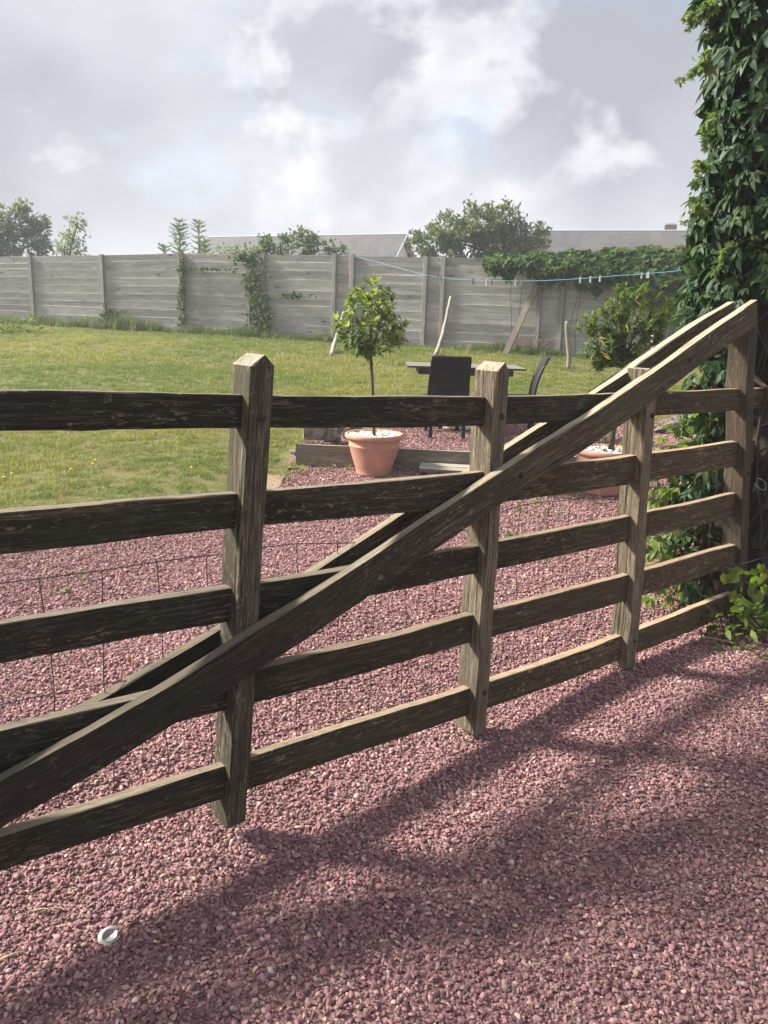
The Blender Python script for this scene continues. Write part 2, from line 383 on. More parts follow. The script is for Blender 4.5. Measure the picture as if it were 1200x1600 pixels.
M_CHIM = plain('chimney_brick', (0.20, 0.15, 0.13), 0.9, 0.3, 9, 0.5)
def wicker():
    m = MT('black_woven_rattan'); v = m.coord(); s = m.sep(v)
    a = m.math('SINE', m.math('MULTIPLY', s[2], 330.0)); b = m.math('SINE', m.math('MULTIPLY', s[0], 150.0))
    h = m.math('MULTIPLY', a, b)
    c = m.ramp(m.math('ADD', m.math('MULTIPLY', h, 0.5), 0.5), (0.2, (0.006, 0.006, 0.007)), (0.9, (0.030, 0.031, 0.034)))
    m.base(c, 0.42); m.bump(h, 1.0, 0.004); return m.m
M_WICKER = wicker()
def slate():
    m = MT('grey_slate'); v = m.coord()
    br = N(m.n, 'ShaderNodeTexBrick'); br.inputs['Scale'].default_value = 1.0; br.inputs['Mortar Size'].default_value = 0.012
    br.inputs['Brick Width'].default_value = 0.28; br.inputs['Row Height'].default_value = 0.22
    br.inputs['Color1'].default_value = (0.085, 0.087, 0.10, 1); br.inputs['Color2'].default_value = (0.11, 0.112, 0.125, 1); br.inputs['Mortar'].default_value = (0.06, 0.061, 0.07, 1)
    m.l.new(v, br.inputs['Vector'])
    n = m.noise(v, 0.8, 6, 0.65); n2 = m.noise(v, 3.0, 5, 0.6)
    c = m.mix(m.ramp(n, (0.4, 0.0), (0.7, 0.7)), br.outputs['Color'], (0.15, 0.138, 0.12))
    c = m.mix(m.ramp(n2, (0.5, 0.0), (0.75, 0.4)), c, (0.08, 0.082, 0.092))
    m.base(c, 0.6); m.bump(br.outputs['Fac'], 0.4, 0.01); return m.m
M_SLATE = slate()

def leafmat(name, cols, trans=0.35, rough=0.45, tcol=None, spec=0.4):
    """cols: colour steps picked leaf by leaf"""
    m = MT(name); r = m.attr('rnd', 'Fac'); oi = N(m.n, 'ShaderNodeObjectInfo').outputs['Random']
    f = m.math('FRACT', m.math('ADD', r, oi))
    st = [(i / (len(cols) - 1) if len(cols) > 1 else 0, c) for i, c in enumerate(cols)]
    c = m.ramp(f, *st); v = m.noise(m.coord(), 35, 3)
    c = m.mix(m.ramp(v, (0.3, 0.25), (0.7, 0.0)), c, tuple(q * 0.6 for q in cols[0]))
    m.base(c, rough); m.b.inputs['Specular IOR Level'].default_value = spec
    tr = N(m.n, 'ShaderNodeBsdfTranslucent'); br = m.mix(1.0, c, tcol or (1.6, 1.7, 0.7), 'MULTIPLY')
    m.l.new(br, tr.inputs['Color']); mx = N(m.n, 'ShaderNodeMixShader'); mx.inputs[0].default_value = trans
    m.l.new(m.b.outputs[0], mx.inputs[1]); m.l.new(tr.outputs[0], mx.inputs[2]); m.l.new(mx.outputs[0], m.out.inputs['Surface'])
    return m.m
M_CREEP = leafmat('creeper_leaf', [(0.014, 0.036, 0.014), (0.022, 0.056, 0.020), (0.032, 0.074, 0.026), (0.026, 0.062, 0.022), (0.060, 0.105, 0.035)], 0.28, 0.5, spec=0.25)
M_YOUNG = leafmat('young_creeper_leaf', [(0.10, 0.17, 0.03), (0.16, 0.22, 0.035), (0.24, 0.27, 0.04)], 0.5, 0.45)
M_SHOOT = leafmat('creeper_shoot_leaf', [(0.10, 0.16, 0.055), (0.14, 0.20, 0.075), (0.18, 0.23, 0.10)], 0.5, 0.5)
M_IVY = leafmat('fence_creeper_leaf', [(0.030, 0.065, 0.020), (0.045, 0.095, 0.026), (0.07, 0.13, 0.035), (0.13, 0.17, 0.045)], 0.3, 0.6, spec=0.12)
M_BAY = leafmat('bay_leaf', [(0.06, 0.10, 0.024), (0.09, 0.145, 0.034), (0.125, 0.185, 0.042), (0.19, 0.25, 0.06)], 0.35, 0.5, spec=0.25)
M_BAYTIP = leafmat('bay_shoot_leaf', [(0.20, 0.26, 0.055), (0.29, 0.33, 0.08), (0.34, 0.37, 0.11)], 0.4, 0.5, spec=0.25)
M_SHRUB = leafmat('shrub_leaf', [(0.055, 0.098, 0.024), (0.09, 0.145, 0.034), (0.13, 0.19, 0.042), (0.20, 0.24, 0.06)], 0.35, 0.55, spec=0.18)
M_YELLOW = leafmat('yellowed_leaf', [(0.50, 0.36, 0.05), (0.58, 0.45, 0.10)], 0.35, 0.5)
M_DEAD = leafmat('dead_leaf', [(0.25, 0.10, 0.04), (0.32, 0.15, 0.07)], 0.2, 0.7)
M_TREE_A = leafmat('tree_leaf_hazed_blue_green', [(0.11, 0.15, 0.11), (0.14, 0.18, 0.13), (0.18, 0.22, 0.155)], 0.45, 0.5)  # far tree greens here and below lightened, haze put into the leaf colour
M_TREE_B = leafmat('tree_leaf_hazed_light', [(0.12, 0.17, 0.10), (0.16, 0.21, 0.12), (0.21, 0.25, 0.155)], 0.45, 0.5)
M_TREE_C = leafmat('tree_leaf_olive', [(0.075, 0.105, 0.045), (0.105, 0.14, 0.06), (0.14, 0.175, 0.08), (0.19, 0.165, 0.095)], 0.4, 0.5)
M_TREE_D = leafmat('tree_leaf_dark', [(0.06, 0.10, 0.045), (0.085, 0.13, 0.06), (0.12, 0.165, 0.075)], 0.4, 0.5)
M_FIR = leafmat('hazed_fir_needles', [(0.09, 0.14, 0.095), (0.12, 0.175, 0.115), (0.16, 0.20, 0.13)], 0.35, 0.5)  # needles paled to carry the distant haze in their colour

# ================================================================== THE SETTING
def axis(*parts):
    return np.unique(np.round(np.concatenate([np.arange(*p) for p in parts]), 4))
def sheet(name, xs, ys, zf, mat, keep=None, kind='structure', label=None, jig=0.0):
    X, Y = np.meshgrid(xs, ys); Z = zf(X, Y); V = np.stack([X, Y, Z], 2).reshape(-1, 3)
    nx, ny = len(xs), len(ys); i, j = np.meshgrid(np.arange(nx - 1), np.arange(ny - 1)); a = (j * nx + i).ravel()
    Fq = np.stack([a, a + 1, a + 1 + nx, a + nx], 1)
    if keep is not None:
        c = V[Fq].mean(1); Fq = Fq[keep(c[:, 0], c[:, 1])]
        u, inv = np.unique(Fq, return_inverse=True); V = V[u]; Fq = inv.reshape(-1, 4)
    o = obj(name, mesh_from(name, V, Fq, mat, True)); tag(o, label, None, None, kind); return o
def mat_gravel_bed():
    m = MT('red_gravel_bed'); v = m.pos()
    vo = N(m.n, 'ShaderNodeTexVoronoi'); vo.inputs['Scale'].default_value = 75; m.l.new(v, vo.inputs['Vector'])
    h = m.sep(vo.outputs['Color'])[0]
    c = m.ramp(h, (0.0, (0.14, 0.078, 0.082)), (0.5, (0.24, 0.132, 0.134)), (0.93, (0.34, 0.20, 0.19)), (1.0, (0.42, 0.34, 0.27)))
    big = m.noise(v, 1.3, 4); c = m.mix(m.ramp(big, (0.4, 0.0), (0.7, 0.35)), c, (0.16, 0.10, 0.09))
    m.base(c, 0.9); m.bump(vo.outputs['Distance'], 0.8, 0.01); return m.m
def mat_lawn():
    m = MT('lawn_soil_and_thatch'); v = m.pos(); n = m.noise(v, 30, 5, 0.7); b = m.noise(v, 0.9, 4)
    c = m.ramp(n, (0.3, (0.07, 0.075, 0.022)), (0.7, (0.15, 0.145, 0.05)))
    c = m.mix(m.ramp(b, (0.45, 0.0), (0.7, 0.5)), c, (0.20, 0.165, 0.07)); px_ = m.sep(v); dx = m.math('MULTIPLY', m.math('SUBTRACT', px_[0], float(B_W[5][0])), 1.5); dy = m.math('MULTIPLY', m.math('SUBTRACT', px_[1], float(B_W[5][1]) + 0.15), 1.7)
    rr = m.math('ADD', m.math('MULTIPLY', dx, dx), m.math('MULTIPLY', dy, dy)); rr = m.math('ADD', rr, m.math('MULTIPLY', m.noise(v, 3.0, 5, 0.65), 1.2))
    dirt = m.ramp(n, (0.3, (0.20, 0.145, 0.085)), (0.7, (0.36, 0.28, 0.18)))
    c = m.mix(m.ramp(rr, (0.75, 1.0), (1.25, 0.0)), c, dirt)                  # worn bare earth by the edging board
    m.base(c, 0.95); m.bump(n, 0.6, 0.02); return m.m
def mat_ground():
    m = MT('field_ground'); v = m.pos(); n = m.noise(v, 0.6, 6); m.base(m.ramp(n, (0.3, (0.06, 0.075, 0.025)), (0.7, (0.13, 0.125, 0.05))), 0.95); return m.m
M_GRAVEL, M_LAWN, M_GROUND = mat_gravel_bed(), mat_lawn(), mat_ground()
gx = axis((-600, -40, 40), (-40, -14, 2), (-14, 8, 0.5), (8, 40, 2), (40, 601, 40)); gy = axis((-200, -10, 10), (-10, 26, 0.5), (26, 60, 4), (60, 901, 40))
sheet('ground', gx, gy, lambda x, y: np.minimum(z_lawn(x, y), z_gravel(x, y)) - 0.15, M_GROUND)
sheet('gravel_drive', axis((-8, 9, 0.1)), axis((-3, 13, 0.1)), lambda x, y: z_gravel(x, y) + 0.012 * np.sin(x * 2.3 + 1) * np.sin(y * 1.9), M_GRAVEL, lambda x, y: (y < y_edge(x) + 0.5) | ((np.abs(x - PLT[0]) < 0.5) & (y < PLT[1] + 0.3)))
sheet('lawn', axis((-26, 9, 0.15)), axis((4, 30, 0.15)), lambda x, y: z_turf(x, y), M_LAWN, lambda x, y: (y > y_edge(x) - 0.15) & (y < y_fence(x) + 0.6))

# ---- scattering through geometry nodes (gravel and grass: nobody could count them)
def scatter(name, P, scale, rot, idx, col, protos, mat, kind='stuff', parent=None):
    n = len(P)
    me = bpy.data.meshes.new(name); me.vertices.add(n); me.vertices.foreach_set('co', np.asarray(P, np.float32).ravel())
    for k, t, a in (('scl', 'FLOAT_VECTOR', scale), ('rot', 'FLOAT_VECTOR', rot), ('tint', 'FLOAT_VECTOR', col)):
        at = me.attributes.new(k, t, 'POINT'); at.data.foreach_set('vector', np.asarray(a, np.float32).ravel())
    at = me.attributes.new('pick', 'INT', 'POINT'); at.data.foreach_set('value', np.asarray(idx, np.int32))
    o = obj(name, me, parent); me.materials.append(mat)
    ng = bpy.data.node_groups.new(name, 'GeometryNodeTree')
    ng.interface.new_socket('Geometry', in_out='INPUT', socket_type='NodeSocketGeometry'); ng.interface.new_socket('Geometry', in_out='OUTPUT', socket_type='NodeSocketGeometry')
    nd, lk = ng.nodes, ng.links; gi, go = nd.new('NodeGroupInput'), nd.new('NodeGroupOutput')
    iop = nd.new('GeometryNodeInstanceOnPoints'); iop.inputs['Pick Instance'].default_value = True
    def na(nm, t):
        q = nd.new('GeometryNodeInputNamedAttribute'); q.data_type = t; q.inputs['Name'].default_value = nm; return q.outputs['Attribute']
    lk.new(gi.outputs[0], iop.inputs['Points']); lk.new(na('pick', 'INT'), iop.inputs['Instance Index'])
    lk.new(na('scl', 'FLOAT_VECTOR'), iop.inputs['Scale'])
    e2r = nd.new('FunctionNodeEulerToRotation'); lk.new(na('rot', 'FLOAT_VECTOR'), e2r.inputs[0]); lk.new(e2r.outputs[0], iop.inputs['Rotation'])
    jn = nd.new('GeometryNodeJoinGeometry')
    for p in protos:
        oi = nd.new('GeometryNodeObjectInfo'); oi.inputs['Object'].default_value = p; oi.inputs['As Instance'].default_value = True
        lk.new(oi.outputs['Geometry'], jn.inputs[0])
    lk.new(jn.outputs[0], iop.inputs['Instance']); lk.new(iop.outputs[0], go.inputs[0])
    md = o.modifiers.new('scatter', 'NODES'); md.node_group = ng
    tag(o, kind=kind); return o
def rock_mesh(name, mat, sub=1, rough=0.25, flat=1.0, seed=0, cut=5, smooth=False):
    """an ico sphere chipped by a few cutting planes"""
    import bmesh
    bm = bmesh.new(); bmesh.ops.create_icosphere(bm, subdivisions=sub, radius=0.5); r = np.random.default_rng(seed)
    V = np.array([v.co for v in bm.verts]); V *= (1 + r.normal(0, rough * 0.35, (len(V), 1)))
    for _ in range(cut):
        n = r.normal(0, 1, 3); n /= np.linalg.norm(n); d = r.uniform(0.17, 0.36); k = V @ n - d; V = V - np.where(k > 0, k, 0)[:, None] * n
    V *= np.array([1.0, r.uniform(0.65, 0.95), r.uniform(0.5, 0.8) * flat])
    F_ = [[v.index for v in f.verts] for f in bm.faces]; bm.free()
    return mesh_from(name, V, np.array(F_), mat, smooth, {'grain': ('FLOAT_VECTOR', V), 'rnd': ('FLOAT', np.zeros(len(V)))})
def unlinked(name, me): return bpy.data.objects.new(name, me)
def mat_tint(name, rough=0.8, var=0.25, trans=0.0, scale=60):
    m = MT(name); c = m.attr('tint', 'Color', 'INSTANCER'); n = m.noise(m.coord(), scale, 3)
    c = m.mix(m.ramp(n, (0.35, var), (0.65, 0.0)), c, m.mix(1.0, c, (0.55, 0.55, 0.55), 'MULTIPLY')); m.base(c, rough)
    if trans:
        tr = N(m.n, 'ShaderNodeBsdfTranslucent'); m.l.new(m.mix(1.0, c, (1.4, 1.5, 0.8), 'MULTIPLY'), tr.inputs['Color'])
        mx = N(m.n, 'ShaderNodeMixShader'); mx.inputs[0].default_value = trans; m.l.new(m.b.outputs[0], mx.inputs[1]); m.l.new(tr.outputs[0], mx.inputs[2]); m.l.new(mx.outputs[0], m.out.inputs['Surface'])
    return m.m
M_STONE, M_BLADE = mat_tint('red_gravel_chip', 0.85, 0.3, 0, 3.0), mat_tint('grass_blade', 0.55, 0.15, 0.35)
def fan(n, y0, y1, pad):
    """random ground points within the camera's view, with some margin to each side"""
    y = rng.uniform(y0, y1, n * 3); x = rng.uniform(-1, 1, n * 3) * (0.56 * y1 + pad)
    k = np.abs(x) < 0.56 * y + pad; return x[k][:n], y[k][:n]
def fan_area(y0, y1, pad): return (0.56 * (y0 + y1) + 2 * pad) * (y1 - y0)
def vnoise(x, y, s, seed):
    r = np.random.default_rng(seed); t = r.random((64, 64)); u, v = x * s + 100, y * s + 100; i, j = np.floor(u).astype(int), np.floor(v).astype(int); a, b = sstep(u - i), sstep(v - j)
    g = lambda p, q: t[p % 64, q % 64]
    return g(i, j) * (1 - a) * (1 - b) + g(i + 1, j) * a * (1 - b) + g(i, j + 1) * (1 - a) * b + g(i + 1, j + 1) * a * b
def gravel():
    Ps, Sc = [], []
    for y0, y1, den, s0 in ((0.55, 2.2, 15000, 0.0132), (2.2, 3.6, 12000, 0.0140), (3.6, 5.5, 7500, 0.0160), (5.5, 10.6, 4000, 0.0190)):
        n = int(fan_area(y0, y1, 0.95) * den); x, y = fan(n, y0, y1, 0.95)
        k = y < y_edge(x) + rng.normal(0, 0.09, len(x)) + np.where(np.abs(x - B_W[5][0]) < 0.5, rng.normal(0.05, 0.22, len(x)), 0); x, y = x[k], y[k]
        k = ~((np.abs(y - y_plank(x) - 0.02) < 0.045) & (x > PLT[0] - 0.02) & (x < PRT[0] + 0.02)); x, y = x[k], y[k]
        s = s0 * np.clip(rng.lognormal(0, 0.24, len(x)), 0.5, 1.75)
        z = z_gravel(x, y) + 0.012 * np.sin(x * 2.3 + 1) * np.sin(y * 1.9) + rng.uniform(-0.1, 0.45, len(x)) * s
        Ps.append(np.stack([x, y, z], 1)); Sc.append(s)
    P, s = np.concatenate(Ps), np.concatenate(Sc); n = len(P)
    rot = np.stack([rng.normal(0, 0.45, n), rng.normal(0, 0.45, n), rng.uniform(0, 6.28, n)], 1)
    pal = np.array([(0.235, 0.125, 0.128), (0.285, 0.155, 0.152), (0.180, 0.095, 0.102), (0.335, 0.195, 0.182), (0.255, 0.148, 0.152), (0.135, 0.075, 0.082), (0.38, 0.25, 0.225), (0.38, 0.29, 0.22), (0.19, 0.165, 0.16), (0.42, 0.33, 0.20), (0.42, 0.38, 0.34)])
    c = np.array([1.21, 1.19, 1.22]) * pal[rng.choice(len(pal), n, p=[0.20, 0.20, 0.15, 0.13, 0.13, 0.07, 0.07, 0.028, 0.012, 0.006, 0.004])] * rng.uniform(0.58, 1.36, (n, 1))
    c = c * (0.86 + 0.28 * vnoise(P[:, 0], P[:, 1], 1.1, 21) + 0.10 * (vnoise(P[:, 0], P[:, 1], 4.0, 22) - 0.5))[:, None]      # dustier and cleaner stretches
    pr = [unlinked('gravel_chip', rock_mesh('gravel_chip', M_STONE, 2, 0.16, 0.85, 40 + i, 8)) for i in range(10)]
    g = scatter('gravel', P, np.stack([s * 1.12] * 3, 1), rot, rng.integers(0, 10, n), c, pr, M_STONE)
    g['label'] = 'crushed dusky red gravel chips covering the drive and patio'
gravel()

def tuft_mesh(name, n, rad, h, w, seed, lean=0.35):
    r = np.random.default_rng(seed); V, Fq = [], []
    for i in range(n):
        a, d = r.uniform(0, 6.28), rad * math.sqrt(r.random()); b = np.array([d * math.cos(a), d * math.sin(a), -0.01])
        t = r.uniform(0, 6.28); ln = h * r.uniform(0.45, 1.15); lv = np.array([math.cos(t), math.sin(t), 0]); sd = np.array([-lv[1], lv[0], 0]) * w * r.uniform(0.6, 1.3)
        k = lean * r.uniform(0.2, 1.6); mid = b + np.array([0, 0, ln * 0.55]) + lv * ln * k * 0.3; tip = b + np.array([0, 0, ln * (1 - 0.25 * k)]) + lv * ln * k
        o = len(V); V += [b - sd, b + sd, mid + sd * 0.75, mid - sd * 0.75, tip + sd * 0.12, tip - sd * 0.12]; Fq += [(o, o + 1, o + 2, o + 3), (o + 3, o + 2, o + 4, o + 5)]
    return mesh_from(name, np.array(V), np.array(Fq), M_BLADE)
def grass():
    Ps, Sc = [], []
    for y0, y1, den, s0 in ((4.5, 9, 190, 0.8), (9, 14, 110, 1.0), (14, 27, 55, 1.3)):
        n = int(fan_area(y0, y1, 0.8) * den); x, y = fan(n, y0, y1, 0.8)
        k = (y > y_edge(x) + rng.normal(0.03, 0.06, len(x))) & (y < y_fence(x) - 0.1); x, y = x[k], y[k]
        # a worn, thin patch beside the edging board
        bare = np.exp(-(((x - B_W[5][0]) / 0.55) ** 2 + ((y - B_W[5][1] - 0.15) / 0.45) ** 2)); k = rng.random(len(x)) > bare * 1.1; x, y = x[k], y[k]
        s = s0 * rng.uniform(0.7, 1.25, len(x)) * (0.75 + 0.5 * vnoise(x, y, 1.2, 5)); Ps.append(np.stack([x, y, z_turf(x, y)], 1)); Sc.append(s)
    P, s = np.concatenate(Ps), np.concatenate(Sc); n = len(P)
    t = 0.55 * vnoise(P[:, 0], P[:, 1], 0.55, 1) + 0.3 * vnoise(P[:, 0], P[:, 1], 1.9, 2) + 0.15 * vnoise(P[:, 0], P[:, 1], 6.0, 3)
    t = np.clip((t - 0.3) / 0.4, 0, 1)[:, None]
    c = (np.array([0.155, 0.21, 0.045]) * (1 - t) + np.array([0.275, 0.275, 0.08]) * t) * rng.uniform(0.8, 1.2, (n, 1))
    dry = rng.random(n) < 0.06; c[dry] = np.array([0.33, 0.28, 0.12]) * rng.uniform(0.8, 1.1, (dry.sum(), 1))
    pr = [unlinked('grass_tuft', tuft_mesh('grass_tuft', 34, 0.075, 0.055, 0.0032, i, 0.6)) for i in range(5)]
    rot = np.stack([rng.normal(0, 0.06, n), rng.normal(0, 0.06, n), rng.uniform(0, 6.28, n)], 1)
    g = scatter('lawn_grass', P, np.stack([s, s, s], 1), rot, rng.integers(0, 5, n), c, pr, M_BLADE); g['label'] = 'short mown yellow-green grass of the lawn'
    # long uncut grass along the foot of the board fence
    m = 2600; u = rng.uniform(-7, 20.5, m); d = np.abs(rng.normal(0.0, 0.2, m)) + 0.05; P = FA[None] + FD[None] * u[:, None] + FN[None] * d[:, None]
    den = 0.35 + 0.65 * vnoise(u, u * 0, 0.9, 8); den = np.where((u < 5), den + 0.1, den * 0.75); k = rng.random(m) < den; P, u, d = P[k], u[k], d[k]; m = len(P)
    P[:, 2] = z_lawn(P[:, 0], P[:, 1]); s = rng.uniform(0.5, 1.2, m) * np.where(u < 5, 1.05, 0.7) * (0.35 + 1.1 * vnoise(u, u * 0, 1.3, 9))
    pr = [unlinked('long_grass_tuft', tuft_mesh('long_grass_tuft', 22, 0.09, 0.36, 0.006, 50 + i, 0.7)) for i in range(4)]
    c = np.array([0.11, 0.155, 0.055]) * rng.uniform(0.7, 1.4, (m, 1)); dry = rng.random(m) < 0.12; c[dry] = (0.27, 0.23, 0.12)
    g = scatter('long_grass', P, np.stack([s, s, s], 1), np.stack([rng.normal(0, 0.1, m), rng.normal(0, 0.1, m), rng.uniform(0, 6.28, m)], 1), rng.integers(0, 4, m), c, pr, M_BLADE)
    g['label'] = 'long uncut grass along the foot of the board fence'
grass()

# ================================================================== THE GATE
PA = onz(384, 1284, 0.07)                                        # front right foot of the first upright
vd = ray(2096, 622); GAZ = math.atan2(vd[0], vd[1])
GD = np.array([math.sin(GAZ), math.cos(GAZ), 0]); GN = np.array([GD[1], -GD[0], 0])
G0 = np.array([PA[0], PA[1], 0.0])
def on_gate(x, y, off=0.0):
    """pixel to (distance along the gate, height) on the plane a given offset in front of the uprights' faces"""
    r = ray(x, y); t = ((G0 + GN * off - CAM) @ GN) / (r @ GN); P = CAM + r * t; return np.array([(P - G0) @ GD, P[2]])
gate = empty('field_gate', tuple(G0), math.atan2(GD[1], GD[0]))   # local x runs along the gate, local -y faces the camera
tag(gate, 'long weathered timber field gate with five rails and a doubled diagonal brace', 'gate')
PT, RT = 0.108, 0.036                                             # depth of uprights, thickness of rails
def line_through(px, off):
    q = np.array([on_gate(x, y, off) for x, y in px]); return q[np.argsort(q[:, 0])]
def interp_ext(q, s):
    z = np.interp(s, q[:, 0], q[:, 1]); a = (q[1, 1] - q[0, 1]) / (q[1, 0] - q[0, 0]); b = (q[-1, 1] - q[-2, 1]) / (q[-1, 0] - q[-2, 0])
    z = np.where(s < q[0, 0], q[0, 1] + a * (s - q[0, 0]) * 0.6, z); return np.where(s > q[-1, 0], q[-1, 1] + b * (s - q[-1, 0]) * 0.5, z)
def smooth(z, k=9):
    p = np.pad(z, k, mode='reflect', reflect_type='odd'); w = np.hanning(2 * k + 1); w /= w.sum(); return np.convolve(p, w, 'valid')
RAILS = [
    ([(0, 607), (390, 619), (770, 621), (900, 618), (1030, 613), (1170, 608)], [(0, 673), (390, 670), (770, 666), (1030, 650), (1170, 640)]),
    ([(0, 798), (385, 770), (750, 740), (1000, 712), (1165, 689)], [(0, 864), (385, 823), (750, 790), (1000, 757), (1165, 728)]),
    ([(0, 975), (375, 917), (755, 852), (1000, 805), (1155, 769)], [(0, 1037), (375, 968), (755, 896), (1000, 842), (1155, 806)]),
    ([(0, 1142), (358, 1058), (740, 962), (985, 897), (1150, 850)], [(0, 1202), (358, 1112), (740, 1004), (985, 937), (1150, 886)]),
    ([(0, 1308), (355, 1196), (740, 1075), (980, 992), (1145, 927)], [(0, 1363), (355, 1243), (740, 1116), (980, 1029), (1145, 957)])]
RAIL_Y = (PT - RT) / 2 + RT / 2                                   # rail centre depth behind the uprights' faces
S_TOE, S_HEEL = -1.06, 3.02
def make_rail(i):
    off = -(PT - RT) / 2; s = np.linspace(S_TOE - 0.06, S_HEEL + 0.02, 100)
    zt = smooth(interp_ext(line_through(RAILS[i][0], off), s), 16); zb = smooth(interp_ext(line_through(RAILS[i][1], off), s), 16)
    zb = np.where(s > 1.8, np.maximum(zb, zt - 0.125), zb); zb = np.clip(zb, zt - 0.125, zt - 0.085)
    if i == 4: zb = np.maximum(zb, 0.035)
    C = np.stack([s, np.full_like(s, RAIL_Y) + wob(len(s), 0.004, 14), (zt + zb) / 2], 1)
    Vh = np.stack([0 * s, 0 * s, (zt - zb) / 2], 1); Th = np.tile([0, RT / 2, 0], (len(s), 1))
    m = beam(C, Vh, Th, 0.18, 0.0025); return m.build('rail', M_RAIL_MIX[0 if i < 1 else (1 if i < 3 else 2)], gate)
# rails go from green-black at the free end to bare brown near the hinges, as the shelter of the creeper leaves them dry
def rail_mix(lo, hi):
    m = M_RAIL.copy(); m.name = 'rail_wood_drying_to_brown'; nt = m.node_tree; b = nt.nodes['Principled BSDF']
    src = b.inputs['Base Color'].links[0].from_socket
    tc = nt.nodes.new('ShaderNodeTexCoord'); sp = nt.nodes.new('ShaderNodeSeparateXYZ'); nt.links.new(tc.outputs['Object'], sp.inputs[0])
    mr = nt.nodes.new('ShaderNodeMapRange'); mr.inputs['From Min'].default_value = lo; mr.inputs['From Max'].default_value = hi; nt.links.new(sp.outputs[0], mr.inputs['Value'])
    mul = nt.nodes.new('ShaderNodeMixRGB'); mul.blend_type = 'ADD'; nt.links.new(mr.outputs[0], mul.inputs[0]); nt.links.new(src, mul.inputs[1]); 
    gain = nt.nodes.new('ShaderNodeMixRGB'); gain.blend_type = 'MULTIPLY'; gain.inputs[0].default_value = 1.0; nt.links.new(src, gain.inputs[1]); gain.inputs[2].default_value = (0.75, 0.55, 0.40, 1)
    ad = nt.nodes.new('ShaderNodeMixRGB'); ad.blend_type = 'ADD'; ad.inputs[0].default_value = 1.0; nt.links.new(gain.outputs[0], ad.inputs[1]); ad.inputs[2].default_value = (0.038, 0.027, 0.017, 1)
    nt.links.new(ad.outputs[0], mul.inputs[2]); nt.links.new(mul.outputs[0], b.inputs['Base Color']); return m
M_RAIL_MIX = [rail_mix(0.6, 3.2), rail_mix(0.2, 2.6), rail_mix(-0.3, 2.2)]
rails = [make_rail(i) for i in range(5)]
def bolt_at(parent, s, y, z, r=0.011, name='bolt'):
    m = MB(); lathe([(0.0, 0.006), (r * 0.7, 0.005), (r, 0.001), (r, -0.006)], 10, m)
    o = m.build(name, M_BOLT, parent, True); o.location = (s, y, z); o.rotation_euler = (math.pi / 2, 0, 0); return o
UPR = [  # right edge px foot, right edge px top shoulder, width, cap
    ((384, 1284), (429, 572), 0.068, 'house'), ((760, 1146), (797, 580), 0.066, 'house'), ((993, 1043), (1031, 577), 0.072, 'flat'), ((1163, 962), (1186, 490), 0.075, 'flat')]
lean_toe = None
def make_upright(s0, z0, s1, z1, w, cap, bolts, mat=None):
    n = 40; t = np.linspace(0, 1, n); z = z0 + (z1 - z0) * t; s = s0 + (s1 - s0) * t - w / 2 + wob(n, 0.0022, 8)
    C = np.stack([s, np.full(n, PT / 2) + wob(n, 0.002, 9), z], 1); Th = np.tile([0, PT / 2, 0], (n, 1)); Vh = np.tile([-w / 2, 0, 0], (n, 1))
    m = beam(C, Vh, Th, 0.14, 0.0022, caps=True)
    if cap == 'house':                                            # a pitched weathering cap
        v = np.array(m.v); top = v[-8:].copy(); k = 0.030
        ridge = [(s[-1] + 0.008, 0.004, z1 + k), (s[-1] + 0.008, PT - 0.004, z1 + k)]
        gl = [(1.5, 0, -0.05), (1.5, 0, 0.05)]
        m.f = m.f[:-1]; b = len(m.v); base = b - 8; m.v += ridge; m.g += gl
        # section order: 0,1 right side; 2,3 back; 4,5 left; 6,7 front
        m.f += [(base + 0, base + 1, b + 1, b), (base + 4, base + 5, b, b + 1), (base + 6, base + 7, b), (base + 2, base + 3, b + 1), (base + 5, base + 6, b), (base + 7, base + 0, b), (base + 1, base + 2, b + 1), (base + 3, base + 4, b + 1)]
    u = m.build('upright', mat or M_POST, gate)
    for zz in bolts: bolt_at(u, s0 + (s1 - s0) * (zz - z0) / (z1 - z0) - w * 0.42, -0.003, zz)
    return u
tops = []
for j, (fp, tp, w, cap) in enumerate(UPR):
    a, b = on_gate(*fp), on_gate(*tp)
    if j == 3: a[1] = 0.06; b[1] = 1.61
    tops.append((a, b)); zs = [1.30 - 0.05 * j, 0.23 - 0.04 * j] if j < 3 else [0.85]
    make_upright(a[0], max(a[1], 0.015), b[0], b[1], w, cap, zs, M_POST_M if j == 0 else (M_RAIL_B if j == 3 else M_POST))  # heel upright takes a darker brown, the creeper's shade put into its colour
a, b = tops[0]; make_upright(a[0] - 1.03, a[1] + 0.02, b[0] - 1.03, b[1] + 0.04, 0.068, 'house', [1.3], M_POST_M)
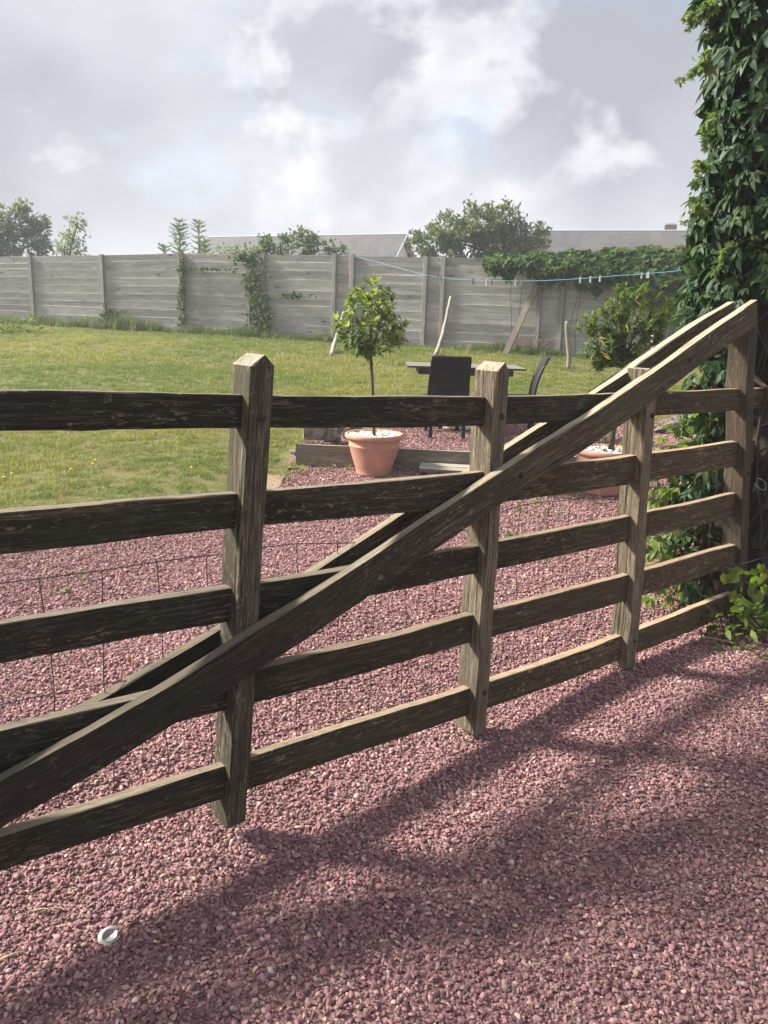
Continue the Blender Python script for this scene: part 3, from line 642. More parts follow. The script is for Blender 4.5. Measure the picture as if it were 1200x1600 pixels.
# the two diagonal braces, one each side of the uprights
BR_T = [(1188, 466), (1125, 507), (1060, 555), (995, 600), (920, 653), (773, 741), (640, 836), (440, 960), (367, 1008), (246, 1081), (128, 1155), (62, 1195)]
BR_B = [(1174, 506), (1069, 583), (967, 660), (920, 690), (820, 759), (785, 781), (744, 808), (440, 1008), (367, 1063), (257, 1133), (110, 1224), (0, 1298)]
BT = 0.036
def make_brace(front):
    off = BT + 0.002; qt, qb = line_through(BR_T, off), line_through(BR_B, off)
    s = np.linspace(-0.98, qt[-1, 0] + (0 if front else 0.07), 90); zt, zb = smooth(interp_ext(qt, s), 15), smooth(interp_ext(qb, s), 15)
    zb = np.clip(zb, zt - 0.16, zt - 0.125)
    if not front: zt = zt - 0.022; zb = zb - 0.022
    y = -(BT / 2 + 0.002) if front else PT + BT / 2 + 0.002
    C = np.stack([s, np.full_like(s, y) + wob(len(s), 0.002, 14), (zt + zb) / 2], 1); ang = math.atan2(zt[-1] - zt[0], s[-1] - s[0])
    hh = ((zt - zb) / 2 * math.cos(ang))[:, None]; up = np.array([[-math.sin(ang), 0, math.cos(ang)]])
    m = beam(C, up * hh, np.tile([0, BT / 2, 0], (len(s), 1)), 0.16, 0.003)
    o = m.build('brace', M_BRACE_F, gate)
    if front:
        for k, (a, b) in enumerate(tops[:3]):
            zc = np.interp(a[0] - 0.02 + 0.045, s, (zt + zb) / 2); bolt_at(o, a[0] + 0.02 + 0.03 * k, -BT - 0.004, float(np.interp(a[0] + 0.02 + 0.03 * k, s, (zt + zb) / 2)), 0.012)
    return o
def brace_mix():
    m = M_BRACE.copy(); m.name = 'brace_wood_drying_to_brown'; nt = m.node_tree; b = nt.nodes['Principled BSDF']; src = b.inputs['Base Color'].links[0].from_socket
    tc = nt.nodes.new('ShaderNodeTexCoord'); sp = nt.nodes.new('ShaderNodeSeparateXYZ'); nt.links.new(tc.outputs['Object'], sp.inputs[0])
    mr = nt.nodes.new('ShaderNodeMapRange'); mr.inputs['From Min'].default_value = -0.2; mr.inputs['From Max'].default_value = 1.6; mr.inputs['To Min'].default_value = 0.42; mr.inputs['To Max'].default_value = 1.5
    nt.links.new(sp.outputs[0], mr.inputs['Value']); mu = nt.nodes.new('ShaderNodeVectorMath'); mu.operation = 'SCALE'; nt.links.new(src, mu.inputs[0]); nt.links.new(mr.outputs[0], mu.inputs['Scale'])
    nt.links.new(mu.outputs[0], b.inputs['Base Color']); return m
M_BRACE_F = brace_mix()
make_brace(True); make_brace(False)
# slack sheep netting stapled to the far side of the gate
def wire_mesh():
    m = MB(); yb = PT + 0.012
    def w(P): tube(P, 0.0016, 4, m)
    sg = np.linspace(-1.0, 2.95, 110); hz = [0.13, 0.25, 0.38, 0.53, 0.70, 0.88]; lines = []
    for h in hz:
        z = h - 0.045 * (sg - 0.0) * 0.8 + wob(len(sg), 0.012, 9) - 0.02 * np.sin(sg * 3.1); y = yb + np.abs(wob(len(sg), 0.012, 10)); lines.append((z, y)); w(np.stack([sg, y, z], 1))
    for sv in np.arange(-0.95, 2.95, 0.152):
        k = np.array([np.interp(sv, sg, l[0]) for l in lines]); yy = np.array([np.interp(sv, sg, l[1]) for l in lines])
        t = np.linspace(0, 1, 16); zi = np.interp(t, np.linspace(0, 1, len(k)), k); yi = np.interp(t, np.linspace(0, 1, len(k)), yy)
        w(np.stack([sv + wob(16, 0.006, 4), yi, zi], 1))
    for (s0, z0, s1, z1) in ((2.3, 0.86, 2.75, 0.62), (2.4, 0.5, 2.8, 0.72), (1.9, 0.8, 2.4, 0.6)):        # torn ends curling away
        t = np.linspace(0, 1, 18); w(np.stack([s0 + (s1 - s0) * t, yb + 0.05 * np.sin(t * 5) + 0.02, z0 + (z1 - z0) * t - 0.08 * np.sin(t * 3.14)], 1))
    o = m.build('wire_mesh', M_WIRE, gate); o['label'] = 'slack wire sheep netting stapled behind the rails'
wire_mesh()
def wire_loop():
    m = MB(); c = on_gate(1182, 755, 0.0); t = np.linspace(0, 5.0, 20)
    tube(np.stack([c[0] - 0.02 + 0.05 * np.sin(t * 0.8), -0.01 - 0.03 * np.sin(t * 0.6), c[1] + 0.03 * np.cos(t)], 1), 0.0016, 5, m)
    m.build('wire_loop', plain('galvanised_wire', (0.45, 0.45, 0.44), 0.4, 0.1, 30, metal=0.6), gate)
wire_loop()

# ================================================================== BOARD FENCE
fence = empty('board_fence', tuple(FA), 0); tag(fence, 'tall silver-grey fence of stacked horizontal boards between posts, beyond the lawn', 'fence')
FROT = np.stack([FD, -FN, np.array([0, 0, 1.0])], 1)              # local x along, y away from camera
TOPX = np.array([(-140, 404), (0, 401), (158, 399), (283, 396), (390, 398), (525, 399), (668, 402), (848, 405), (1040, 408), (1290, 412)], float)
BOTX = np.array([(-140, 500), (45, 508), (165, 514), (285, 523), (390, 528), (525, 537), (668, 545), (848, 553), (1040, 566), (1290, 582)], float)
POSTS_PX = [-62, 48, 160, 284, 389, 413, 524, 552, 667, 695, 848, 884, 1042, 1180, 1290]
def fence_s(px):
    return on_fence(px, np.interp(px, TOPX[:, 0], TOPX[:, 1]))[1]
ts = np.array([(on_fence(x, y)[1], on_fence(x, y)[0][2]) for x, y in TOPX])
def z_ftop(s): return np.interp(s, ts[:, 0], ts[:, 1])
def z_ffoot(s):
    P = FA + FD * s; return float(z_lawn(P[0], P[1])) - 0.03
post_s = [fence_s(p) for p in POSTS_PX]
def local(s, off, z): return (FD * s + FN * off + np.array([0, 0, z - FA[2]]))
edges = [post_s[0] - 2.2] + post_s
for b in range(len(edges) - 1):
    s0, s1 = edges[b] + 0.005, edges[b + 1] - 0.005; rows = 10
    sag = rng.normal(0, 0.012); prev0, prev1 = z_ffoot(s0), z_ffoot(s1); h0, h1 = (z_ftop(s0) - prev0) / rows, (z_ftop(s1) - prev1) / rows
    cuts = np.sort(np.arange(1, rows) + rng.normal(0, 0.11, rows - 1)); cuts = np.concatenate([[0], cuts, [rows]])
    for r in range(rows):
        g = -0.008 if r < rows - 1 else 0.0; bow = rng.normal(0, 0.004)
        za0, zb0 = prev0 + h0 * cuts[r], prev0 + h0 * cuts[r + 1] - g; za1, zb1 = prev1 + h1 * cuts[r] + bow, prev1 + h1 * cuts[r + 1] - g + bow
        n = 5; t = np.linspace(0, 1, n); S = s0 + (s1 - s0) * t; zt = zb0 + (zb1 - zb0) * t; zb = za0 + (za1 - za0) * t; pr = rng.uniform(-0.006, 0.012); tilt = rng.uniform(0.015, 0.026)
        C = np.array([local(a, -0.02 + pr, (q + w_) / 2) for a, q, w_ in zip(S, zt, zb)]); V_ = np.array([FN * tilt + np.array([0, 0, (q - w_) / 2]) for q, w_ in zip(zt, zb)])
        beam(C, V_, np.tile(-FN * 0.014, (n, 1)), 0.25, 0.003).build('board', M_FENCE, fence)
for i, s in enumerate(post_s):
    z0, z1 = z_ffoot(s) - 0.05, z_ftop(s) + rng.uniform(0.005, 0.04); n = 5; t = np.linspace(0, 1, n); w = rng.uniform(0.095, 0.115); ln = rng.normal(0, 0.02)
    C = np.array([local(s + ln * (q - 0.5), 0.035, z0 + (z1 - z0) * q) for q in t])
    beam(C, np.tile(FD * w / 2, (n, 1)), np.tile(-FN * 0.05, (n, 1)), 0.12, 0.003).build('post', M_FPOST, fence)

# ================================================================== LEAF SHAPES
def leaf_strip(L, W, n=4, fold=0.25, droop=0.15, jag=0.0):
    """a folded blade with midrib: (verts, quads), pointing along +Y"""
    V, Fq = [], []
    for i in range(n + 1):
        t = i / n; w = W / 2 * math.sin(math.pi * min(1, 0.06 + 0.94 * t) ** 0.8) ** 0.9 if i < n else 0.002
        if i == 0: w = W * 0.06
        if jag and 0 < i < n: w *= 1 + jag * (1 if i % 2 else -1)
        y = L * t; z = -droop * L * t * t; V += [(-w, y, z + fold * w), (0, y, z), (w, y, z + fold * w)]
    for i in range(n):
        a = i * 3; Fq += [(a, a + 1, a + 4, a + 3), (a + 1, a + 2, a + 5, a + 4)]
    return np.array(V), np.array(Fq)
def creeper_leaf(seed, L=0.105):
    r = np.random.default_rng(seed); Vs, Fs = [], []
    for k, (a, l) in enumerate(((0, 1.0), (0.62, 0.9), (-0.62, 0.9), (1.25, 0.62), (-1.25, 0.62))):
        v, f = leaf_strip(L * l * r.uniform(0.9, 1.08), L * l * 0.44, 4, 0.3, r.uniform(0.1, 0.38), 0.1); a += r.normal(0, 0.09)
        c, s = math.cos(a), math.sin(a); v = v @ np.array([[c, -s, 0], [s, c, 0], [0, 0, 1]]).T; v[:, 2] -= 0.25 * abs(a) * np.abs(v[:, 0]) * r.uniform(0.2, 1)
        Fs.append(f + sum(len(q) for q in Vs)); Vs.append(v)
    return np.concatenate(Vs), np.concatenate(Fs)
def lobed_leaf(L=0.085):
    V = np.array([(0, 0, 0), (-0.45, 0.10, .10), (-0.55, 0.55, .06), (-0.2, 0.55, .03), (0, 1.0, -0.12), (0.2, 0.55, .03), (0.55, 0.55, .06), (0.45, 0.10, .10), (0, 0.5, 0)]) * L
    return V, np.array([(0, 8, 2, 1), (8, 4, 3, 2), (8, 6, 5, 4), (0, 7, 6, 8)])
def heart_leaf(L=0.06):
    V = np.array([(0, 0.06, 0), (-0.3, -0.08, .05), (-0.52, 0.25, .09), (-0.38, 0.62, .06), (0, 1.0, -0.1), (0.38, 0.62, .06), (0.52, 0.25, .09), (0.3, -0.08, .05), (0, 0.45, 0)]) * L
    return V, np.array([(0, 8, 2, 1), (8, 4, 3, 2), (8, 6, 5, 4), (0, 7, 6, 8)])
def leaf_me(name, proto, mat):
    return mesh_from(name, proto[0], proto[1], mat, True, {'rnd': ('FLOAT', np.zeros(len(proto[0])))})
def foliage(name, proto, mats, mat, parent=None, kind='stuff', rnd=None):
    V, Fa, r = stamp(proto[0], proto[1], mats, rnd); o = obj(name, mesh_from(name, V, Fa, mat, True, {'rnd': ('FLOAT', r)}), parent)
    if kind: o['kind'] = kind
    return o
def leaves_as_parts(protos, mats, mat, parent, name='leaf'):
    """single leaves, mesh data shared between alike ones"""
    mes = [leaf_me(name, p, mat) for p in protos]
    for i, M in enumerate(mats):
        o = obj(name, mes[i % len(mes)], parent); o.matrix_local = Matrix(M.tolist())
def pix(P):
    v = np.asarray(P) - CAM; d = v @ Fv; return 600 + F_PX * (v @ Rv) / d, 800 - F_PX * (v @ Uv) / d

# ================================================================== GATE PILLAR AND CREEPER
def gate_pt(s, perp, z): return G0 + GD * s + GN * perp + np.array([0, 0, z])
PIL = gate_pt(3.34, -0.16, 0)
def pillar():
    p = empty('gate_pillar', tuple(PIL), math.atan2(GD[1], GD[0])); tag(p, 'tall dark masonry pillar hidden under creeper at the hinged end of the gate', 'pillar')
    z = -0.05
    for k in range(17):
        h = 0.225; m = MB(); box(m, (rng.normal(0, 0.006), rng.normal(0, 0.006), z + h / 2), (0.36 + rng.normal(0, 0.008), 0.36 + rng.normal(0, 0.008), h - 0.012), None, 0.08); m.build('stone', M_BRICKP, p); z += h
    m = MB(); box(m, (0, 0, z / 2), (0.33, 0.33, z - 0.02)); m.build('mortar_core', M_SOIL, p)
pillar()
L_PX = np.array([(-90, 1120), (0, 1108), (60, 1132), (100, 1114), (170, 1112), (230, 1112), (280, 1098), (330, 1084), (400, 1078), (470, 1068), (540, 1080), (600, 1076), (650, 1064), (700, 1058), (760, 1036), (830, 1016), (880, 1024), (940, 1058), (962, 1085)], float)
creeper = empty('creeper_vine', tuple(PIL)); tag(creeper, 'dark five-leaved climbing creeper smothering the pillar at the gate hinges', 'climbing plant')
def creeper_build():
    mats, young, shoot_l = [], [], []
    view = np.array([PIL[0], PIL[1], 0]); view /= np.linalg.norm(view); side = np.array([view[1], -view[0], 0]); dist = np.linalg.norm(PIL[:2])
    def put(P, out, big, lst=None, droop=0.9):
        d = out * rng.uniform(0.25, 0.8) + np.array([0, 0, -droop * rng.uniform(0.3, 1.5)]) + rng.normal(0, 0.42, 3)
        M = frame(P - PIL, d, out + np.array([0, 0, 0.5]), big, rng.normal(0, 0.4)); (mats if lst is None else lst).append(M)
    n = 0
    while n < 5600:
        z = rng.uniform(0.0, 4.1) if rng.random() < 0.45 else rng.uniform(1.5, 4.1); y_px = pix(gate_pt(3.2, -0.2, z))[1]; lx = np.interp(y_px, L_PX[:, 0], L_PX[:, 1])
        e = (pix(PIL + np.array([0, 0, z]))[0] - lx) / F_PX * dist- (0.12 if z > 1.75 else 0.06)     # reach of the mass towards its left outline
        a = rng.uniform(-math.pi, math.pi); u = rng.uniform(0.5, 1.0) ** 0.6
        left = -math.cos(a); back = math.sin(a)
        q = -side * math.cos(a) * (e if math.cos(a) > 0 else 0.5) * u + view * math.sin(a) * (0.42 if z > 1.75 else 0.55) * u
        P = PIL + q + np.array([0, 0, z]); perp = (P - G0) @ GN; s = (P - G0) @ GD
        if z < 1.75 and perp > -0.17 and s < 3.24: continue                                  # nothing grows through the gate
        if z < 1.7 and perp > -0.1 and rng.random() < 0.75: continue                         # sparse, dark inside on the drive side
        if perp > -0.06 and s < 3.1 and z < 1.75: continue
        o = q / (np.linalg.norm(q) + 1e-6); n += 1
        hi = z > 1.2
        put(P, o, rng.choice([0.45, 0.65, 0.85, 1.05]) * rng.uniform(0.8, 1.2) if hi else rng.uniform(0.5, 0.95))
    # pale young shoots reaching out into the light
    shoots = [((1128, 10), (1070, 48)), ((1118, 112), (1058, 132)), ((1112, 180), (1100, 232)), ((1100, 250), (1082, 318)), ((1106, 90), (1095, 118)), ((1096, 330), (1072, 352)), ((1150, 380), (1118, 432)), ((1190, 150), (1196, 182)), ((1165, 330), (1188, 395)), ((1112, 25), (1074, 40))]
    stems = MB()
    for (a, b) in shoots:
        Ya = PIL[1] - 0.15; A, B = ondep(*a, Ya), ondep(*b, Ya - 0.08); t = np.linspace(0, 1, 9)[:, None]; C = A + (B - A) * t + np.array([0, 0, 0.05]) * np.sin(t * 3.1)
        tube(C - PIL, np.linspace(0.003, 0.001, 9), 4, stems)
        for k in range(30):
            q = rng.uniform(0.15, 1); i = min(7, int(q * 8)); P = C[i] + (C[i + 1] - C[i]) * (q * 8 - i); d = rng.normal(0, 0.6, 3) + np.array([0, 0, -0.8]); shoot_l.append(frame(P + rng.normal(0, 0.012, 3) - PIL, d, rng.normal(0, 1, 3), rng.uniform(0.28, 0.6) * (1.15 - 0.55 * q), 0))
    # yellow-green young growth sprawling behind the lower rails
    for cpx, cy, sx, sy, cnt in ((1035, 850, 18, 22, 42), (1060, 905, 22, 26, 32), (1075, 700, 16, 28, 30), (1100, 640, 18, 22, 18), (1120, 940, 25, 15, 22), (1090, 800, 22, 28, 24), (1050, 765, 14, 12, 14)):
        for k in range(cnt):
            x, y = cpx + rng.normal(0, sx), cy + rng.normal(0, sy); s, z = on_gate(x, y, -0.35); P = gate_pt(s, -0.30 - abs(rng.normal(0, 0.12)), max(z, 0.03)); young.append(frame(P - PIL, np.array([-0.5, -0.3, -0.5]) + rng.normal(0, 0.5, 3), np.array([-0.4, -0.4, 1.0]), rng.uniform(0.45, 0.85), 0))
    protos = [creeper_leaf(i) for i in range(4)]
    mats = np.array(mats); pos = mats[:, :3, 3] + PIL; px = np.array([pix(p) for p in pos]); seen = (px[:, 0] < 1215) & (px[:, 1] > -20) & (px[:, 1] < 1000)
    depth = np.linalg.norm(pos - CAM, axis=1); size = np.linalg.norm(mats[:, :3, 0], axis=1) / depth; order = np.argsort(-(size + seen * 10)); part = order[:300]; rest = order[300:]
    leaves_as_parts(protos, mats[part], M_CREEP, creeper)
    for k in range(2): foliage('foliage', protos[k], mats[rest[k::2]], M_CREEP, creeper)
    foliage('shoot_foliage', protos[3], np.array(shoot_l), M_SHOOT, creeper); foliage('young_foliage', protos[2], np.array(young), M_YOUNG, creeper)['label'] = 'pale yellow-green young leaves on reaching shoots'
    stems.build('shoot', M_VINE, creeper)
    # bare tangled stems on the sheltered face
    for k in range(80):
        a = rng.uniform(0, 6.28); r0 = rng.uniform(0.2, 0.34); n_ = 22; z = np.linspace(rng.uniform(-0.02, 0.6), rng.uniform(1.2, 3.7), n_); aa = a + wob(n_, 0.55, 6); rr = r0 + np.abs(wob(n_, 0.05, 5))
        tube(np.stack([np.cos(aa) * rr, np.sin(aa) * rr, z], 1), np.linspace(rng.uniform(0.005, 0.016), 0.003, n_), 5).build('stem', M_VINE, creeper)
creeper_build()
def trailing_vine():
    v = empty('trailing_vine', tuple(gate_pt(3.2, 0.12, 0))); O = np.array(v.location); tag(v, 'thin trailing vine with round yellow-green leaves across the foot of the gate hinge', 'vine')
    path = [(1120, 872), (1140, 884), (1165, 880), (1190, 872), (1215, 868)]; m = MB(); Yd = 0.13
    def gp(x, y, off): s, z = on_gate(x, y, off); return gate_pt(s, off, max(z, 0.02))
    C = np.array([gp(x, y, Yd) for x, y in path]); tube(C - O, 0.0022, 5, m); C2 = np.array([gp(x, y, Yd) for x, y in ((1140, 884), (1155, 905), (1180, 915), (1210, 905))]); tube(C2 - O, 0.0018, 5, m); m.build('stem', M_VINE, v)
    pr = heart_leaf(0.055); Ms = []
    for x, y in ((1168, 892), (1176, 900), (1186, 902), (1194, 896), (1160, 912), (1170, 918), (1148, 920), (1182, 925), (1195, 915), (1150, 898), (1158, 884), (1190, 880), (1178, 885), (1146, 934), (1200, 925), (1172, 908), (1138, 900), (1205, 890), (1188, 910)):
        P = gp(x + rng.normal(0, 2), y + rng.normal(0, 2), Yd + rng.normal(0, 0.02)); Ms.append(frame(P - O, np.array([0, 0, -1]) + rng.normal(0, 0.4, 3), np.array([0.3, -1, 0.3]) + rng.normal(0, 0.4, 3), rng.uniform(0.7, 1.1), 0))
    leaves_as_parts([pr], Ms, M_YOUNG, v)
trailing_vine()
def small_plant(name, label, x, y, spread, h, cnt, mat, proto, group=None, zf=on_gravel, part=True, cat='weed', dark=None):
    P = zf(x, y); o = empty(name, tuple(P)); tag(o, label, cat, group); Ms = []; m = MB()
    for k in range(cnt):
        a = rng.uniform(0, 6.28); r = spread * math.sqrt(rng.random()); b = np.array([r * math.cos(a), r * math.sin(a), h * rng.uniform(0.15, 1.0)])
        if k % 3 == 0: tube(np.array([(b[0] * 0.3, b[1] * 0.3, -0.02), (b[0] * 0.7, b[1] * 0.7, b[2] * 0.6), b]), 0.0018, 4, m)
        d = np.array([math.cos(a), math.sin(a), rng.uniform(-0.3, 0.9)]) + rng.normal(0, 0.3, 3); Ms.append(frame(b, d, (0, 0, 1), rng.uniform(0.6, 1.15), rng.normal(0, 0.4)))
    m.build('stem', M_VINE, o)
    if part: leaves_as_parts([proto], Ms, mat, o)
    else: foliage('foliage', proto, np.array(Ms), mat, o)
    return o
small_plant('ground_plant', 'low dark green leafy plant on gravel under the last span of the gate', 1138, 988, 0.17, 0.16, 90, M_SHRUB, leaf_strip(0.08, 0.034, 3))
small_plant('ground_plant', 'yellow-green seedling clump at the foot of the creeper pillar', 1190, 996, 0.15, 0.18, 60, M_YOUNG, heart_leaf(0.05))
def dead_leaf(px, py, label, mat, L):
    P = on_gravel(px, py); V, Fq = leaf_strip(L, L * 0.55, 4, 0.5, -0.25); o = obj('fallen_leaf', mesh_from('fallen_leaf', V, Fq, mat, True, {'rnd': ('FLOAT', np.zeros(len(V)))}), None, tuple(P + np.array([0, 0, 0.022])), (0.1, 0.15, rng.uniform(0, 6))); tag(o, label, 'leaf', 'fallen leaves on the gravel')
dead_leaf(1160, 985, 'curled orange-brown dead leaf lying beside the pillar plants', M_DEAD, 0.11)
dead_leaf(720, 838, 'small brown dead leaf on gravel beyond the middle upright', M_DEAD, 0.06)
dead_leaf(205, 1045, 'small brown leaf on gravel behind the brace', M_DEAD, 0.05)

# ================================================================== CREEPER ON THE FENCE
def fence_creeper():
    o = empty('fence_creeper', tuple(local(fence_s(930), 0.1, z_ffoot(fence_s(930))) + FA)); O = np.array(o.location); tag(o, 'thick hanging creeper spilling over the top of the board fence', 'climbing plant')
    Ms = []; band = np.array([(768, 398, 420), (800, 398, 428), (850, 394, 435), (930, 390, 446), (1010, 386, 470), (1070, 385, 520), (1150, 388, 560), (1250, 392, 560)], float)
    while len(Ms) < 3300:
        x = 765 + 475 * rng.random(); t, b = np.interp(x, band[:, 0], band[:, 1]), np.interp(x, band[:, 0], band[:, 2]); b += 8 * math.sin(x * 0.09) + 6 * math.sin(x * 0.23); t += 3 * math.sin(x * 0.11)
        y = t + (b - t) * rng.random() ** 1.25; P, s = on_fence(x, y, 0.15); th = 0.08 + 0.34 * math.sin(math.pi * min(1, max(0.05, (y - t) / (b - t + 1e-3)) * 0.8 + 0.1)); u = rng.random() ** 0.5
        P = FA + FD * s + FN * (0.09 + th * u) + np.array([0, 0, P[2] - FA[2]])
        d = FN * 0.6 + np.array([0, 0, -0.8]) + rng.normal(0, 0.35, 3); Ms.append(frame(P - O, d, FN + np.array([0, 0, 0.8]) + rng.normal(0, 0.3, 3), rng.uniform(0.9, 1.6), 0))
    foliage('foliage', lobed_leaf(0.11), np.array(Ms), M_IVY, o)
    m = MB()
    for k in range(16):
        s0 = fence_s(rng.uniform(800, 1200)); z0 = z_ffoot(s0); n = 12; z = np.linspace(z0, z_ftop(s0) + 0.02, n); tube(np.array([local(s0 + w_, 0.12 + k_, q) + FA - O for w_, k_, q in zip(wob(n, 0.035, 5), np.abs(wob(n, 0.02, 4)), z)]), 0.006, 5, m)
    m.build('stem', M_VINE, o)
fence_creeper()
def post_ivy(px, label, segs, cnt, size=0.075):
    s = fence_s(px); B = local(s, 0.1, z_ffoot(s)) + FA; o = empty('fence_ivy', tuple(B)); tag(o, label, 'climbing plant', 'ivy climbing the board fence'); Ms = []
    m = MB(); n = 12; z = np.linspace(0, z_ftop(s) - z_ffoot(s), n); tube(np.stack([wob(n, 0.02, 4) + FN[0] * 0.02, wob(n, 0.02, 4), z], 1), 0.007, 5, m); m.build('stem', M_VINE, o)
    w = np.array([q[-1] for q in segs], float); w /= w.sum()
    for k in range(cnt):
        x, y, sx, sy, _ = segs[rng.choice(len(segs), p=w)]; x, y = x + rng.normal(0, sx), y + rng.normal(0, sy); ss = on_fence(x, y, 0.1)[1]; P = on_fence(x, y, 0.1)[0]; P = P + FN * abs(rng.normal(0, 0.05)); 
        if P[2] < z_ffoot(ss): continue
        Ms.append(frame(P - B, FN * 0.5 + np.array([0, 0, -0.7]) + rng.normal(0, 0.4, 3), FN + rng.normal(0, 0.3, 3), rng.uniform(0.6, 1.3), 0))
    foliage('foliage', lobed_leaf(size), np.array(Ms), M_IVY, o)
post_ivy(284, 'narrow ribbon of ivy up a single fence post', [(285, 410, 2.5, 10, 3), (286, 440, 2.5, 16, 4), (284, 470, 2.5, 14, 3), (330, 419, 24, 1.2, 5), (288, 500, 4, 8, 1)], 330)
post_ivy(400, 'bushy ivy between the close-set pair of fence posts above the lawn', [(385, 402, 10, 4, 2.5), (388, 440, 3, 14, 1), (404, 430, 6, 20, 2), (402, 480, 8, 22, 5), (412, 500, 7, 16, 4), (455, 461, 16, 2.2, 1.5), (400, 520, 9, 6, 2)], 900)
post_ivy(165, 'small dark ivy bush at the foot of a fence post', [(168, 498, 5, 11, 3), (178, 492, 8, 5, 2)], 200)
small_plant('weed_clump', 'leafy dark weed clump growing before the fence boards', 25, 521, 0.55, 0.34, 170, M_SHRUB, leaf_strip(0.15, 0.06, 3), None, on_lawn, False)
small_plant('weed_clump', 'brownish dry weed clump beside the propped board at the fence', 835, 553, 0.4, 0.34, 150, M_DEAD, leaf_strip(0.16, 0.02, 3), None, on_lawn, False)

# ================================================================== CLOTHES LINE, PROPPED TIMBERS
def clothesline():
    pts = [(553, 400), (610, 415), (668, 431), (720, 437), (780, 439), (840, 439), (900, 436), (960, 431), (1020, 427), (1080, 421), (1130, 414)]
    Y0 = on_fence(553, 400, 0.06)[0][1]; Ys = np.interp([p[0] for p in pts], [553, 1130], [Y0, 7.2]); C = np.array([ondep(x, y, Y) for (x, y), Y in zip(pts, Ys)])
    t = np.linspace(0, len(pts) - 1, 60); i = np.minimum(t.astype(int), len(pts) - 2); C2 = np.array([np.interp(t, np.arange(len(pts)), C[:, k]) for k in range(3)]).T
    for k in range(3): C2[1:-1, k] = smooth(C2[:, k], 4)[1:-1]
    R = np.linspace(0.0062, 0.0028, 60)
    m = tube(C2, R, 6); o = m.build('clothesline', M_ROPE); tag(o, 'thin blue clothesline slung across the garden from a fence post', 'clothesline')
    xs = np.array([pix(p)[0] for p in C2])
    for j, (px, mat, lb) in enumerate(((684, M_PEGD, 0), (689, M_PEGD, 0), (739, M_PEGD, 0), (761, M_PEG, 1), (768, M_PEGD, 0), (806, M_PEG, 1), (816, M_PEGD, 0), (907, M_PEG, 1), (923, M_PEG, 1), (938, M_PEG, 1), (1003, M_PEG, 1), (1012, M_PEG, 1), (1014, M_PEG, 1), (1075, M_PEG, 1))):
        P = np.array([np.interp(px, xs, C2[:, k]) for k in range(3)]); s = P[1] / 17.0
        e = empty('clothes_peg', tuple(P), rng.uniform(-1.2, 1.2)); e.scale = (max(s, 0.55),) * 3
        tag(e, ('pale plastic' if lb else 'dark wooden') + ' clothes peg clipped on the blue line', 'peg', ('pale' if lb else 'dark') + ' pegs on the clothesline')
        for q in (-1, 1):
            m = MB(); n = 4; tt = np.linspace(0, 1, n); Cc = np.stack([0 * tt, q * (0.008 + 0.016 * np.abs(tt - 0.35)), 0.035 - 0.13 * tt], 1); beam(Cc, np.tile([0, 0.007, 0], (n, 1)), np.tile([0.013, 0, 0], (n, 1)), 0.2, 0.0, m); m.build('jaw', mat, e)
        m = MB(); lathe([(0.012, -0.014), (0.012, 0.014)], 8, m); sp = m.build('spring', M_WIRE, e); sp.location = (0, 0, -0.012); sp.rotation_euler = (0, math.pi / 2, 0)
clothesline()
def propped(name, label, foot, top, r, kind='stick', bend=0.0, cat='pole', foot_lift=0.0):
    B = on_lawn(*foot); s_t = on_fence(*top, 0.12)[0]; B = B + np.array([0, 0, -0.02]); n = 14; t = np.linspace(0, 1, n)
    C = B[None] + (s_t - B)[None] * t[:, None]; 
    if kind == 'stick':
        ax = np.cross(s_t - B, CAM - B); ax /= np.linalg.norm(ax); C = C + ax[None] * (bend * np.sin(t * 4.5))[:, None] + rng.normal(0, 0.004, (n, 3)); m = tube(C - B, r * (1.15 - 0.3 * t) * (1 + wob(n, 0.06, 3)), 9)
    else:
        d = (s_t - B) / np.linalg.norm(s_t - B); v = np.cross(d, FN); v /= np.linalg.norm(v); w = np.cross(v, d); m = beam(C - B, np.tile(v * r, (n, 1)), np.tile(w * r * 0.45, (n, 1)), 0.15, 0.003)
    o = m.build(name, M_STICK, None, kind == 'stick'); o.location = tuple(B); tag(o, label, cat, 'timbers leaning on the board fence'); return o
propped('leaning_pole', 'pale round pole leaning on the fence behind the round-headed potted tree', (517, 556), (537, 488), 0.045)
propped('leaning_pole', 'crooked bleached branch leaning on the fence above the black chair', (680, 557), (706, 464), 0.042, bend=0.02)
propped('leaning_board', 'long pale straight board leaning steeply against the fence', (788, 555), (841, 440), 0.065, 'board', cat='board')
def stump_pole():
    B = on_lawn(888, 577); n = 12; t = np.linspace(0, 1, n); T = ondep(887, 499, B[1]); h = T[2] - B[2]
    C = np.stack([0.02 * np.sin(t * 5) + (T[0] - B[0]) * t, 0 * t, h * t - 0.03], 1); rr = 0.045 * np.array([1.0, 1, 1, .98, .97, 1.05, 1.05, .95, .93, .9, .8, .55]); o = tube(C, rr, 10).build('wooden_stake', M_STICK, None, True); o.location = tuple(B); tag(o, 'short crooked pale stake standing upright in the grass before the fence', 'stake')
    B = on_lawn(1019, 590); T = ondep(1020, 512, B[1]); n = 6; t = np.linspace(0, 1, n); C = np.stack([(T[0] - B[0]) * t, 0 * t, (T[2] - B[2]) * t - 0.03], 1); o = tube(C, 0.028, 8).build('white_stake', M_WHITE, None, True); o.location = tuple(B); tag(o, 'slim white stake behind the dark shrubby potted tree', 'stake')
stump_pole()

